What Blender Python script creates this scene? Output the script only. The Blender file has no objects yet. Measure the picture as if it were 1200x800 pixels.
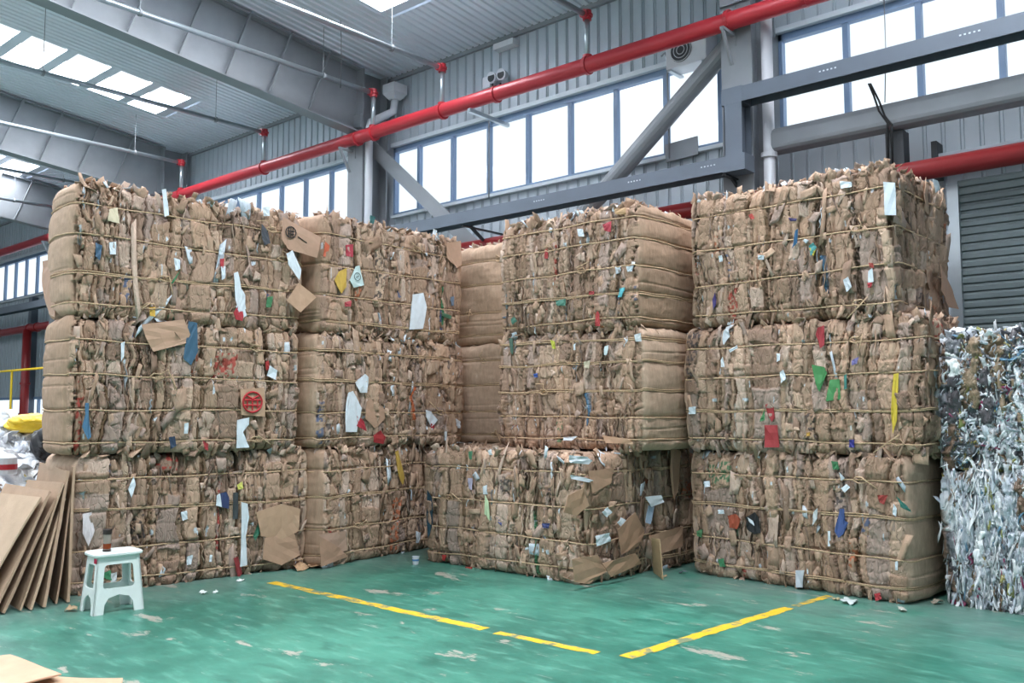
import bpy, bmesh, math, random
import numpy as np
from math import sin, cos, atan, sqrt, pi, radians
from mathutils import Vector, Matrix

sc = bpy.context.scene
col = sc.collection
# ------------------------------------------------------------------ camera
F = 1049.0
PITCH = atan(85 / F)
HEAD = radians(41.35)
CAMZ = 1.5
cam_d = bpy.data.cameras.new('camera'); cam = bpy.data.objects.new('camera', cam_d); col.objects.link(cam)
cam.location = (0, 0, CAMZ); cam.rotation_euler = (pi / 2 + PITCH, 0, HEAD)
cam_d.sensor_width = 36; cam_d.lens = F / 1200 * 36; cam_d.clip_end = 200
sc.camera = cam
# ------------------------------------------------------------------ world and light
w = bpy.data.worlds.new('world'); sc.world = w; w.use_nodes = True
bg = w.node_tree.nodes['Background']
bg.inputs[0].default_value = (0.90, 0.95, 1.0, 1); bg.inputs[1].default_value = 1.1
sc.view_settings.view_transform = 'Standard'; sc.view_settings.look = 'None'
sc.view_settings.exposure = 0.4; sc.view_settings.gamma = 1; sc.view_settings.use_curve_mapping = False
sc.cycles.max_bounces = 8; sc.cycles.diffuse_bounces = 5; sc.cycles.transparent_max_bounces = 12

EAVE, SLOPE, WALLY = 7.87, 0.1, 11.0
def roofz(y): return EAVE + SLOPE * (WALLY - y)
SKY = [(-26.3, -24.8), (-18.5, -17.0), (-10.95, -9.6), (-3.4, -1.9)]      # rooflight strips, x from/to
SKY_Y0, SKY_Y1 = -4.0, 9.45
for i, (a, b) in enumerate(SKY):
    l = bpy.data.lights.new('daylight_rooflight', 'AREA'); l.shape = 'RECTANGLE'
    l.size = b - a; l.size_y = SKY_Y1 - SKY_Y0; l.energy = 1700; l.color = (0.93, 0.97, 1.0)
    o = bpy.data.objects.new('daylight_rooflight', l); col.objects.link(o)
    ym = (SKY_Y0 + SKY_Y1) / 2
    o.location = ((a + b) / 2, ym, roofz(ym) + 0.45); o.rotation_euler = (-math.atan(SLOPE), 0, 0)

# ------------------------------------------------------------------ pixel <-> place helpers
_f = np.array([-sin(HEAD) * cos(PITCH), cos(HEAD) * cos(PITCH), sin(PITCH)])
_r = np.array([cos(HEAD), sin(HEAD), 0.0]); _u = np.cross(_r, _f); _o = np.array([0, 0, CAMZ])
def ray(x, y): return _f + (x - 600) / F * _r + (400 - y) / F * _u
def ground(x, y, z=0.0):
    d = ray(x, y); return _o + d * (z - CAMZ) / d[2]
def onY(x, y, Y):
    d = ray(x, y); return _o + d * Y / d[1]
def onX(x, y, X):
    d = ray(x, y); return _o + d * X / d[0]
def onplane(x, y, p, n):
    d = ray(x, y); return _o + d * (np.dot(np.array(p) - _o, n) / np.dot(d, n))

# ------------------------------------------------------------------ materials
def srgb(r, g, b):
    f = lambda c: (c / 255 / 12.92) if c / 255 <= 0.04045 else ((c / 255 + 0.055) / 1.055) ** 2.4
    return (f(r), f(g), f(b), 1)
def mat(name, color, rough=0.6, metal=0.0, noise=0.0, nscale=8.0, bump=0.0, bscale=60.0, spec=0.5):
    m = bpy.data.materials.new(name); m.use_nodes = True; nt = m.node_tree; b = nt.nodes['Principled BSDF']
    b.inputs['Base Color'].default_value = color; b.inputs['Roughness'].default_value = rough
    b.inputs['Metallic'].default_value = metal; b.inputs['Specular IOR Level'].default_value = spec
    if noise or bump:
        tc = nt.nodes.new('ShaderNodeTexCoord')
    if noise:
        n = nt.nodes.new('ShaderNodeTexNoise'); n.inputs['Scale'].default_value = nscale; n.inputs['Detail'].default_value = 5
        nt.links.new(tc.outputs['Object'], n.inputs['Vector'])
        r = nt.nodes.new('ShaderNodeMapRange'); r.inputs[1].default_value = 0.3; r.inputs[2].default_value = 0.7
        r.inputs[3].default_value = 1 - noise; r.inputs[4].default_value = 1 + noise
        nt.links.new(n.outputs['Fac'], r.inputs[0])
        mx = nt.nodes.new('ShaderNodeVectorMath'); mx.operation = 'SCALE'; mx.inputs[0].default_value = color[:3]
        nt.links.new(r.outputs[0], mx.inputs['Scale']); nt.links.new(mx.outputs[0], b.inputs['Base Color'])
    if bump:
        n = nt.nodes.new('ShaderNodeTexNoise'); n.inputs['Scale'].default_value = bscale; n.inputs['Detail'].default_value = 4
        nt.links.new(tc.outputs['Object'], n.inputs['Vector'])
        bp = nt.nodes.new('ShaderNodeBump'); bp.inputs['Strength'].default_value = bump; bp.inputs['Distance'].default_value = 0.01
        nt.links.new(n.outputs['Fac'], bp.inputs['Height']); nt.links.new(bp.outputs[0], b.inputs['Normal'])
    return m
def attr_mat(name, rough=0.75, bump=0.35, noise=0.16, spec=0.3):
    m = bpy.data.materials.new(name); m.use_nodes = True; nt = m.node_tree; b = nt.nodes['Principled BSDF']
    b.inputs['Roughness'].default_value = rough; b.inputs['Specular IOR Level'].default_value = spec
    a = nt.nodes.new('ShaderNodeAttribute'); a.attribute_name = 'Col'
    tc = nt.nodes.new('ShaderNodeTexCoord')
    mp = nt.nodes.new('ShaderNodeMapping'); mp.inputs['Scale'].default_value = (1, 1, 0.35)
    nt.links.new(tc.outputs['Object'], mp.inputs[0])
    n = nt.nodes.new('ShaderNodeTexNoise'); n.inputs['Scale'].default_value = 30; n.inputs['Detail'].default_value = 9; n.inputs['Roughness'].default_value = 0.62
    nt.links.new(mp.outputs[0], n.inputs['Vector'])
    r = nt.nodes.new('ShaderNodeMapRange'); r.inputs[1].default_value = 0.3; r.inputs[2].default_value = 0.7
    r.inputs[3].default_value = 1 - noise; r.inputs[4].default_value = 1 + noise
    nt.links.new(n.outputs['Fac'], r.inputs[0])
    mx = nt.nodes.new('ShaderNodeVectorMath'); mx.operation = 'SCALE'
    nt.links.new(a.outputs['Color'], mx.inputs[0]); nt.links.new(r.outputs[0], mx.inputs['Scale'])
    nt.links.new(mx.outputs[0], b.inputs['Base Color'])
    bp = nt.nodes.new('ShaderNodeBump'); bp.inputs['Strength'].default_value = bump; bp.inputs['Distance'].default_value = 0.02
    nt.links.new(n.outputs['Fac'], bp.inputs['Height'])
    # sharp crushed folds, running mostly upright
    nd = nt.nodes.new('ShaderNodeTexNoise'); nd.inputs['Scale'].default_value = 7; nt.links.new(tc.outputs['Object'], nd.inputs['Vector'])
    wd = nt.nodes.new('ShaderNodeVectorMath'); wd.operation = 'MULTIPLY_ADD'; wd.inputs[1].default_value = (0.12, 0.12, 0.12)
    nt.links.new(nd.outputs['Color'], wd.inputs[0]); nt.links.new(tc.outputs['Object'], wd.inputs[2])
    m2 = nt.nodes.new('ShaderNodeMapping'); m2.inputs['Scale'].default_value = (24, 24, 4.2); nt.links.new(wd.outputs[0], m2.inputs[0])
    vo = nt.nodes.new('ShaderNodeTexVoronoi'); vo.feature = 'DISTANCE_TO_EDGE'; vo.inputs['Scale'].default_value = 1.0; nt.links.new(m2.outputs[0], vo.inputs['Vector'])
    mr = nt.nodes.new('ShaderNodeMapRange'); mr.inputs[1].default_value = 0.0; mr.inputs[2].default_value = 0.09; nt.links.new(vo.outputs['Distance'], mr.inputs[0])
    b2 = nt.nodes.new('ShaderNodeBump'); b2.inputs['Distance'].default_value = 0.02; nt.links.new(a.outputs['Alpha'], b2.inputs['Strength'])
    nt.links.new(mr.outputs[0], b2.inputs['Height']); nt.links.new(bp.outputs[0], b2.inputs['Normal']); nt.links.new(b2.outputs[0], b.inputs['Normal'])
    return m
def floor_mat():
    m = bpy.data.materials.new('green_epoxy_floor'); m.use_nodes = True; nt = m.node_tree; b = nt.nodes['Principled BSDF']
    L = nt.links.new; N = nt.nodes.new
    tc = N('ShaderNodeTexCoord')
    def noise(scale, stretch, rot, detail=6, rough=0.6):
        mp = N('ShaderNodeMapping'); mp.inputs['Scale'].default_value = stretch; mp.inputs['Rotation'].default_value = (0, 0, rot)
        L(tc.outputs['Object'], mp.inputs[0]); n = N('ShaderNodeTexNoise'); n.inputs['Scale'].default_value = scale
        n.inputs['Detail'].default_value = detail; n.inputs['Roughness'].default_value = rough
        L(mp.outputs[0], n.inputs['Vector']); return n.outputs['Fac']
    def ramp(fac, a, bb):
        r = N('ShaderNodeMapRange'); r.inputs[1].default_value = a; r.inputs[2].default_value = bb; r.interpolation_type = 'SMOOTHSTEP'
        L(fac, r.inputs[0]); return r.outputs[0]
    def mix(fac, A, B):
        x = N('ShaderNodeMix'); x.data_type = 'RGBA'
        if isinstance(fac, float): x.inputs[0].default_value = fac
        else: L(fac, x.inputs[0])
        for s, v in ((6, A), (7, B)):
            if isinstance(v, tuple): x.inputs[s].default_value = v
            else: L(v, x.inputs[s])
        return x.outputs[2]
    def mul(a, v):
        x = N('ShaderNodeMath'); x.operation = 'MULTIPLY'; L(a, x.inputs[0])
        if isinstance(v, float): x.inputs[1].default_value = v
        else: L(v, x.inputs[1])
        return x.outputs[0]
    c = mix(ramp(noise(0.9, (1, 1, 1), 0), 0.35, 0.65), srgb(42, 104, 90), srgb(68, 136, 118))
    c = mix(mul(ramp(noise(3.5, (1, 3.5, 1), 0.5), 0.5, 0.72), 0.65), c, srgb(104, 164, 147))
    c = mix(mul(ramp(noise(2.6, (1, 2.2, 1), -0.35), 0.5, 0.7), 0.75), c, srgb(34, 96, 82))
    c = mix(mul(ramp(noise(2.2, (1, 6, 1), 0.15, 9, .7), 0.61, 0.68), 0.6), c, srgb(164, 176, 166))
    # bare grey dust in the strip close to the bales and towards the leaning cardboard
    sx = N('ShaderNodeSeparateXYZ'); L(tc.outputs['Object'], sx.inputs[0])
    dust = N('ShaderNodeMapRange'); dust.inputs[1].default_value = 5.9; dust.inputs[2].default_value = 7.4; L(sx.outputs[1], dust.inputs[0])
    c = mix(mul(dust.outputs[0], mul(ramp(noise(2.5, (1, 1, 1), 0.2), 0.25, 0.6), 0.6)), c, srgb(110, 128, 124))
    dx = N('ShaderNodeMapRange'); dx.inputs[1].default_value = -6.6; dx.inputs[2].default_value = -7.6; L(sx.outputs[0], dx.inputs[0])
    c = mix(mul(dx.outputs[0], mul(ramp(noise(3.5, (1, 1, 1), 0.9), 0.2, 0.6), 0.75)), c, srgb(120, 136, 132))
    # worn patches down to the concrete
    c = mix(mul(ramp(noise(1.3, (1, 2.6, 1), 0.75, 10, .72), 0.60, 0.63), 0.85), c, srgb(168, 160, 150))
    L(c, b.inputs['Base Color'])
    rr = N('ShaderNodeMapRange'); rr.inputs[3].default_value = 0.22; rr.inputs[4].default_value = 0.5
    L(noise(4, (1, 2, 1), 0.4), rr.inputs[0]); L(rr.outputs[0], b.inputs['Roughness'])
    bp = N('ShaderNodeBump'); bp.inputs['Strength'].default_value = 0.12; bp.inputs['Distance'].default_value = 0.01
    L(noise(9, (1, 1, 1), 0), bp.inputs['Height']); L(bp.outputs[0], b.inputs['Normal'])
    return m
def glass_mat():
    m = bpy.data.materials.new('window_glass'); m.use_nodes = True; nt = m.node_tree; nt.nodes.clear()
    o = nt.nodes.new('ShaderNodeOutputMaterial'); t = nt.nodes.new('ShaderNodeBsdfTransparent'); g = nt.nodes.new('ShaderNodeBsdfGlossy')
    t.inputs[0].default_value = (0.93, 0.97, 1, 1); g.inputs['Roughness'].default_value = 0.05
    x = nt.nodes.new('ShaderNodeMixShader'); x.inputs[0].default_value = 0.06
    nt.links.new(t.outputs[0], x.inputs[1]); nt.links.new(g.outputs[0], x.inputs[2]); nt.links.new(x.outputs[0], o.inputs[0]); return m
def worn_paint():
    m = bpy.data.materials.new('worn_yellow_paint'); m.use_nodes = True; nt = m.node_tree; b = nt.nodes['Principled BSDF']
    tc = nt.nodes.new('ShaderNodeTexCoord'); n = nt.nodes.new('ShaderNodeTexNoise'); n.inputs['Scale'].default_value = 5; n.inputs['Detail'].default_value = 9
    n.inputs['Roughness'].default_value = 0.7
    nt.links.new(tc.outputs['Object'], n.inputs['Vector']); r = nt.nodes.new('ShaderNodeValToRGB')
    r.color_ramp.elements[0].position = 0.43; r.color_ramp.elements[0].color = srgb(120, 130, 100)
    r.color_ramp.elements[1].position = 0.5; r.color_ramp.elements[1].color = srgb(222, 178, 40)
    nt.links.new(n.outputs['Fac'], r.inputs[0]); nt.links.new(r.outputs[0], b.inputs['Base Color']); b.inputs['Roughness'].default_value = 0.5
    return m

M = dict(
    cardboard=attr_mat('pressed_cardboard'),
    film=attr_mat('pressed_plastic_film', rough=0.35, bump=0.5, noise=0.1, spec=0.5),
    twine=mat('straw_twine', srgb(198, 168, 136), 0.8, noise=0.25, nscale=90, bump=0.6, bscale=200),
    floor=floor_mat(), glass=glass_mat(), paint=worn_paint(),
    wall=mat('grey_wall_sheet', srgb(174, 182, 190), 0.5, 0.1, noise=0.08, nscale=1.5),
    ceil=mat('galvanised_liner', srgb(220, 225, 234), 0.33, 0.3, noise=0.06, nscale=1.0),
    steel=mat('grey_painted_steel', srgb(134, 137, 142), 0.5, 0.1, noise=0.08, nscale=3),
    tray=mat('blue_grey_tray', srgb(98, 106, 118), 0.45, 0.2, noise=0.06, nscale=3),
    frame=mat('window_frame_paint', srgb(120, 142, 172), 0.45),
    flash=mat('white_flashing', srgb(200, 206, 212), 0.4),
    galv=mat('galvanised_pipe', srgb(176, 184, 190), 0.28, 0.7, noise=0.06, nscale=5),
    red=mat('red_pipe_paint', srgb(178, 44, 54), 0.35, noise=0.06, nscale=4),
    white=mat('white_pvc', srgb(205, 206, 212), 0.4, noise=0.03, nscale=4),
    stool=mat('white_plastic', srgb(226, 232, 230), 0.35, noise=0.04, nscale=9),
    dark=mat('dark_metal', srgb(48, 50, 54), 0.5), black=mat('black_rubber', srgb(22, 22, 24), 0.6),
    shutter=mat('grey_roller_shutter', srgb(112, 122, 124), 0.45, 0.2, noise=0.06, nscale=2),
    yellow=mat('yellow_paint', srgb(228, 190, 30), 0.5), blue=mat('cyan_sign', srgb(70, 180, 205), 0.5),
    tea=mat('tea', srgb(120, 48, 16), 0.15), lid=mat('dark_lid', srgb(48, 36, 34), 0.4),
    darkred=mat('dark_red_pipe_paint', srgb(140, 34, 36), 0.35, noise=0.06, nscale=4),
)
def cup_glass():
    m = bpy.data.materials.new('cup_plastic'); m.use_nodes = True; b = m.node_tree.nodes['Principled BSDF']
    b.inputs['Base Color'].default_value = srgb(205, 195, 185); b.inputs['Transmission Weight'].default_value = 0.6; b.inputs['Roughness'].default_value = 0.15
    return m
M['cup'] = cup_glass()
def solid(name, rgb, rough=0.6): return mat(name, srgb(*rgb), rough, noise=0.05, nscale=20)

# ------------------------------------------------------------------ mesh helpers
def link(name, me, m, parent=None, label=None, cat=None, group=None, kind=None):
    o = bpy.data.objects.new(name, me); col.objects.link(o)
    if m is not None and me is not None: me.materials.append(m)
    if parent is not None: o.parent = parent
    tag(o, label, cat, group, kind); return o
def tag(o, label=None, cat=None, group=None, kind=None):
    if label: o['label'] = label
    if cat: o['category'] = cat
    if group: o['group'] = group
    if kind: o['kind'] = kind
    return o
def empty(name, loc, rz=0, label=None, cat=None, group=None, kind=None):
    o = bpy.data.objects.new(name, None); col.objects.link(o); o.location = loc; o.rotation_euler = (0, 0, rz)
    o.empty_display_size = 0.1
    return tag(o, label, cat, group, kind)
def fastmesh(name, V, Q, C=None, smooth=False, A=None):
    me = bpy.data.meshes.new(name); V = np.ascontiguousarray(V, dtype=np.float32); Q = np.ascontiguousarray(Q, dtype=np.int32)
    me.vertices.add(len(V)); me.vertices.foreach_set('co', V.ravel())
    me.loops.add(Q.size); me.loops.foreach_set('vertex_index', Q.ravel())
    me.polygons.add(len(Q)); me.polygons.foreach_set('loop_start', np.arange(0, Q.size, 4, dtype=np.int32))
    me.polygons.foreach_set('loop_total', np.full(len(Q), 4, dtype=np.int32))
    if smooth: me.polygons.foreach_set('use_smooth', np.ones(len(Q), dtype=bool))
    me.update(calc_edges=True)
    if C is not None:
        a = me.attributes.new('Col', 'FLOAT_COLOR', 'POINT'); cc = np.ones((len(V), 4), dtype=np.float32); cc[:, :3] = C; cc[:, 3] = 0.25 if A is None else A
        a.data.foreach_set('color', cc.ravel())
    return me
class MB:
    def __init__(s): s.v = []; s.f = []
    def add(s, vs, fs):
        n = len(s.v); s.v += [tuple(map(float, v)) for v in vs]; s.f += [tuple(i + n for i in f) for f in fs]
    def box(s, a, b):
        (x0, y0, z0), (x1, y1, z1) = a, b
        x0, x1 = min(x0, x1), max(x0, x1); y0, y1 = min(y0, y1), max(y0, y1); z0, z1 = min(z0, z1), max(z0, z1)
        s.add([(x0, y0, z0), (x1, y0, z0), (x1, y1, z0), (x0, y1, z0), (x0, y0, z1), (x1, y0, z1), (x1, y1, z1), (x0, y1, z1)],
              [(0, 3, 2, 1), (4, 5, 6, 7), (0, 1, 5, 4), (1, 2, 6, 5), (2, 3, 7, 6), (3, 0, 4, 7)])
    def beam(s, p, q, prof, up=(0, 0, 1), closed=True):
        """extrude a 2-D profile (side, up) from p to q"""
        p, q = Vector(p), Vector(q); d = (q - p).normalized(); side = d.cross(Vector(up)).normalized(); u = side.cross(d)
        n = len(prof); vs = [p + side * a + u * b for a, b in prof] + [q + side * a + u * b for a, b in prof]
        fs = [(i, (i + 1) % n, n + (i + 1) % n, n + i) for i in range(n if closed else n - 1)]
        if closed: fs += [tuple(range(n - 1, -1, -1)), tuple(range(n, 2 * n))]
        s.add(vs, fs)
    def tube(s, pts, r, n=8, cap=True):
        pts = [Vector(p) for p in pts]; rs = r if isinstance(r, (list, tuple)) else [r] * len(pts)
        vs = []; prev = None
        for i, p in enumerate(pts):
            t = (pts[min(i + 1, len(pts) - 1)] - pts[max(i - 1, 0)]).normalized()
            if prev is None: a = t.cross(Vector((0, 0, 1)) if abs(t.z) < 0.9 else Vector((1, 0, 0))).normalized()
            else: a = (prev - t * prev.dot(t)).normalized()
            prev = a; b = t.cross(a)
            vs += [p + (a * cos(2 * pi * k / n) + b * sin(2 * pi * k / n)) * rs[i] for k in range(n)]
        fs = [(i * n + k, i * n + (k + 1) % n, (i + 1) * n + (k + 1) % n, (i + 1) * n + k) for i in range(len(pts) - 1) for k in range(n)]
        if cap: fs += [tuple(range(n - 1, -1, -1)), tuple((len(pts) - 1) * n + k for k in range(n))]
        s.add(vs, fs)
    def lathe(s, prof, c=(0, 0, 0), n=20):
        vs = [(c[0] + r * cos(2 * pi * k / n), c[1] + r * sin(2 * pi * k / n), c[2] + z) for r, z in prof for k in range(n)]
        m = len(prof)
        fs = [(i * n + k, i * n + (k + 1) % n, (i + 1) * n + (k + 1) % n, (i + 1) * n + k) for i in range(m - 1) for k in range(n)]
        fs += [tuple(range(n - 1, -1, -1)), tuple((m - 1) * n + k for k in range(n))]
        s.add(vs, fs)
    def build(s, name, m, parent=None, smooth=False, origin=None, bevel=0, **k):
        vs = s.v
        if origin is not None: vs = [(x - origin[0], y - origin[1], z - origin[2]) for x, y, z in vs]
        me = bpy.data.meshes.new(name); me.from_pydata(vs, [], s.f); me.update()
        if smooth: me.polygons.foreach_set('use_smooth', [True] * len(me.polygons))
        bm = bmesh.new(); bm.from_mesh(me); bmesh.ops.recalc_face_normals(bm, faces=bm.faces); bm.to_mesh(me); bm.free()
        o = link(name, me, m, parent, **k)
        if origin is not None: o.location = origin
        if bevel:
            b = o.modifiers.new('bevel', 'BEVEL'); b.width = bevel; b.segments = 2; b.limit_method = 'ANGLE'
        return o
def isec(w, h, tw, tf):
    """I-section profile, origin at the centre"""
    a, b = w / 2, h / 2
    return [(-a, -b), (a, -b), (a, -b + tf), (tw / 2, -b + tf), (tw / 2, b - tf), (a, b - tf), (a, b), (-a, b), (-a, b - tf), (-tw / 2, b - tf), (-tw / 2, -b + tf), (-a, -b + tf)]
def rect(w, h, r=0.0):
    a, b = w / 2, h / 2
    if not r: return [(-a, -b), (a, -b), (a, b), (-a, b)]
    out = []
    for cx, cy, s in ((a - r, -b + r, -90), (a - r, b - r, 0), (-a + r, b - r, 90), (-a + r, -b + r, 180)):
        for k in range(4):
            t = radians(s + k * 30); out.append((cx + r * cos(t), cy + r * sin(t)))
    return out
ROUND = lambda r, n=16: [(r * cos(2 * pi * k / n), r * sin(2 * pi * k / n)) for k in range(n)]

# ================================================================== THE SETTING
X0, X1 = -46.0, 4.0
mb = MB(); mb.box((X0, -6, -0.2), (X1, WALLY + 0.15, 0)); mb.build('floor', M['floor'], kind='structure')
# painted floor lines
def floor_line(p, q, wd, label, seed):
    rnd = random.Random(seed); p, q = Vector(p), Vector(q); d = (q - p); L = d.length; d.normalize(); s = Vector((-d.y, d.x, 0)); n = int(L / 0.06)
    mbb = MB(); vs = []
    for i in range(n + 1):
        t = i / n * L
        for sg in (-1, 1): vs.append(p + d * t + s * sg * (wd / 2 + rnd.uniform(-0.012, 0.006)))
    vs = [(v.x, v.y, 0.0) for v in vs] + [(v.x, v.y, 0.0015) for v in vs]; m2 = 2 * (n + 1)
    fs = []
    for i in range(n):
        a = 2 * i; fs += [(a, a + 1, a + 3, a + 2), (m2 + a, m2 + a + 2, m2 + a + 3, m2 + a + 1), (a, a + 2, m2 + a + 2, m2 + a), (a + 1, m2 + a + 1, m2 + a + 3, a + 3)]
    mbb.add(vs, fs); return mbb
g = lambda x, y: tuple(ground(x, y))
def line_obj(segs, label):
    mbb = MB()
    for i, (p, q, wd) in enumerate(segs):
        s = floor_line(p, q, wd, '', i + 5); mbb.add(s.v, s.f)
    mbb.build('floor_line', M['paint'], label=label, cat='floor marking', group='yellow lines on the floor')
line_obj([(g(318, 682), g(568, 737), 0.10), (g(582, 741), g(700, 765), 0.08)], 'worn yellow floor line running from the left bales toward the middle foreground')
line_obj([(g(733, 770), g(925, 712), 0.10), (g(932, 710), g(972, 698), 0.07)], 'worn yellow floor line running up to the right-hand cardboard stack')

# back wall: ribbed sheet below and above the window band
ZB, ZT = 5.2, 6.5
def ribbed(x0, x1, z0, z1, y, pitch=0.205):
    prof = []; x = x0
    while x < x1:
        prof += [(x, y), (x + pitch - 0.05, y), (x + pitch - 0.042, y + 0.022), (x + pitch - 0.022, y + 0.022), (x + pitch - 0.014, y - 0.016), (x + pitch - 0.004, y - 0.016)]
        x += pitch
    prof.append((x1, y)); n = len(prof)
    vs = [(a, b, z0) for a, b in prof] + [(a, b, z1) for a, b in prof]
    return vs, [(i, i + 1, n + i + 1, n + i) for i in range(n - 1)]
mb = MB()
GX0, GX1 = -40.0, -24.5           # ground floor glazing far left
mb.add(*ribbed(X0, X1, 2.0, ZB, WALLY)); mb.add(*ribbed(GX1, X1, 0, 2.0, WALLY)); mb.add(*ribbed(X0, X1, ZT, EAVE + 0.05, WALLY))
mb.add([(X0, WALLY + 0.08, z) for z in (2.0, ZB)] + [(X1, WALLY + 0.08, z) for z in (ZB, 2.0)], [(0, 1, 2, 3)])
mb.add([(GX1, WALLY + 0.08, z) for z in (0, 2.0)] + [(X1, WALLY + 0.08, z) for z in (2.0, 0)], [(0, 1, 2, 3)])
mb.add([(X0, WALLY + 0.08, z) for z in (ZT, EAVE + .1)] + [(X1, WALLY + 0.08, z) for z in (EAVE + .1, ZT)], [(0, 1, 2, 3)])
mb.build('wall_back', M['wall'], kind='structure')
mb = MB(); mb.box((X0 - 0.1, -6, 0), (X0, WALLY, EAVE)); mb.build('wall_left', M['wall'], kind='structure')
mb = MB(); mb.box((X1, -6, 0), (X1 + 0.1, WALLY, EAVE)); mb.build('wall_right_light_block', M['wall'], kind='structure')  # unseen wall, added to block daylight from the open right side
mb = MB(); mb.box((X0, -6.1, 0), (X1, -6, 4.6)); mb.build('wall_front_light_block', M['wall'], kind='structure')  # unseen wall behind camera, added against low fill light; left open higher up
COLX = [-34.0, -26.25, -20.3, -12.88, -5.2]
# window bands between the columns
MULL = -7.57
for i, (xa, xb) in enumerate([(-41.0, -34.3), (-33.7, -26.55), (-25.95, -20.6), (-20.0, -13.15), (-12.62, -5.45), (-4.95, 3.0)]):
    fr = MB(); fr.box((xa, WALLY - 0.04, ZB), (xb, WALLY + 0.06, ZB + 0.05)); fr.box((xa, WALLY - 0.04, ZT - 0.09), (xb, WALLY + 0.06, ZT))
    fr.box((xa, WALLY - 0.04, ZB), (xa + 0.05, WALLY + 0.06, ZT)); fr.box((xb - 0.05, WALLY - 0.04, ZB), (xb, WALLY + 0.06, ZT))
    k = math.ceil((xa + 0.2 - MULL) / 0.875)
    while MULL + 0.875 * k < xb - 0.15:
        x = MULL + 0.875 * k; fr.box((x - 0.035, WALLY - 0.03, ZB + 0.05), (x + 0.035, WALLY + 0.05, ZT - 0.09)); k += 1
    wn = fr.build('window_%d' % (i + 1), M['frame'], kind='structure')
    gl = MB(); gl.box((xa + 0.05, WALLY + 0.01, ZB + 0.05), (xb - 0.05, WALLY + 0.016, ZT - 0.09)); gl.build('glass_pane', M['glass'], wn)
    sl = MB(); sl.box((xa, WALLY - 0.10, ZB - 0.05), (xb, WALLY - 0.02, ZB + 0.0)); sl.build('window_sill', M['flash'], wn)
    sl = MB(); sl.box((xa, WALLY - 0.12, ZT), (xb, WALLY - 0.02, ZT + 0.07)); sl.build('head_flashing', M['flash'], wn)
mb = MB()
for xa, xb in ((X0, -41.0), (-34.3, -33.7), (-26.55, -25.95), (-20.6, -20.0), (-13.15, -12.62), (-5.45, -4.95), (3.0, X1)): mb.box((xa, WALLY, ZB - 0.02), (xb, WALLY + 0.06, ZT + 0.02))
mb.build('wall_piers', M['wall'], kind='structure')
# glazed front at ground level, far left
fr = MB(); fr.box((GX0, WALLY - 0.04, 1.95), (GX1, WALLY + 0.06, 2.03)); fr.box((GX0, WALLY - 0.04, 0), (GX1, WALLY + 0.06, 0.08))
x = GX0
while x <= GX1 + 0.01: fr.box((x - 0.03, WALLY - 0.03, 0), (x + 0.03, WALLY + 0.05, 2.0)); x += 1.107
wn = fr.build('window_7', M['frame'], kind='structure')
gl = MB(); gl.box((GX0, WALLY + 0.01, 0.08), (GX1, WALLY + 0.016, 1.95)); gl.build('glass_pane', M['glass'], wn)

# ceiling: corrugated liner running down to the wall, with rooflight strips left open
def corr(x0, x1, y0, y1):
    prof = []; x = x0; p = 0.15
    while x < x1 - 0.001:
        for dx, dz in ((0, 0), (0.085, 0), (0.10, 0.028), (0.135, 0.028)):
            if x + dx < x1: prof.append((x + dx, dz))
        x += p
    prof.append((x1, 0)); n = len(prof)
    ys = np.linspace(y0, y1, max(2, int((y1 - y0) / 4) + 1)); vs = []; fs = []
    for yy in ys: vs += [(a, yy, roofz(yy) + b) for a, b in prof]
    for j in range(len(ys) - 1): fs += [(j * n + i, j * n + i + 1, (j + 1) * n + i + 1, (j + 1) * n + i) for i in range(n - 1)]
    return vs, fs
mb = MB(); xs = X0
for a, b in SKY:
    mb.add(*corr(xs, a, -6, WALLY + .05)); mb.add(*corr(a, b, SKY_Y1, WALLY + .05)); mb.add(*corr(a, b, -6, SKY_Y0)); xs = b
mb.add(*corr(xs, X1, -6, WALLY + .05))
ceiling = mb.build('ceiling', M['ceil'], kind='structure')
mb = MB(); mb.add([(X0, -6, roofz(-6) + .5), (X1, -6, roofz(-6) + .5), (X1, -6, roofz(-6) + .5), (X0, -6, roofz(-6) + .5)], [(0, 1, 2, 3)]) 
# deep linings and purlins of each rooflight
for i, (a, b) in enumerate(SKY):
    ro = empty('window_%d' % (i + 8), ((a + b) / 2, 3, roofz(3)), kind='structure')
    ox, oy, oz = (a + b) / 2, 3, roofz(3)
    m2 = MB()
    for x in (a, b):
        m2.add([(x - ox, SKY_Y0 - oy, roofz(SKY_Y0) - oz), (x - ox, SKY_Y1 - oy, roofz(SKY_Y1) - oz), (x - ox, SKY_Y1 - oy, roofz(SKY_Y1) + .42 - oz), (x - ox, SKY_Y0 - oy, roofz(SKY_Y0) + .42 - oz)], [(0, 1, 2, 3)])
    for y in (SKY_Y0, SKY_Y1):
        m2.add([(a - ox, y - oy, roofz(y) - oz), (b - ox, y - oy, roofz(y) - oz), (b - ox, y - oy, roofz(y) + .42 - oz), (a - ox, y - oy, roofz(y) + .42 - oz)], [(0, 1, 2, 3)])
    m2.build('lining', M['ceil'], ro)
    y = SKY_Y1 - 0.05
    while y > SKY_Y0:
        m3 = MB(); zz = roofz(y) - oz
        # Z purlin with a light web and flanges
        m3.box((a - ox, y - oy, zz + 0.02), (b - ox, y - oy + 0.012, zz + 0.25)); m3.box((a - ox, y - oy - 0.20, zz + 0.01), (b - ox, y - oy + 0.012, zz + 0.022))
        m3.build('purlin', M['ceil'], ro); y -= 0.83

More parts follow.
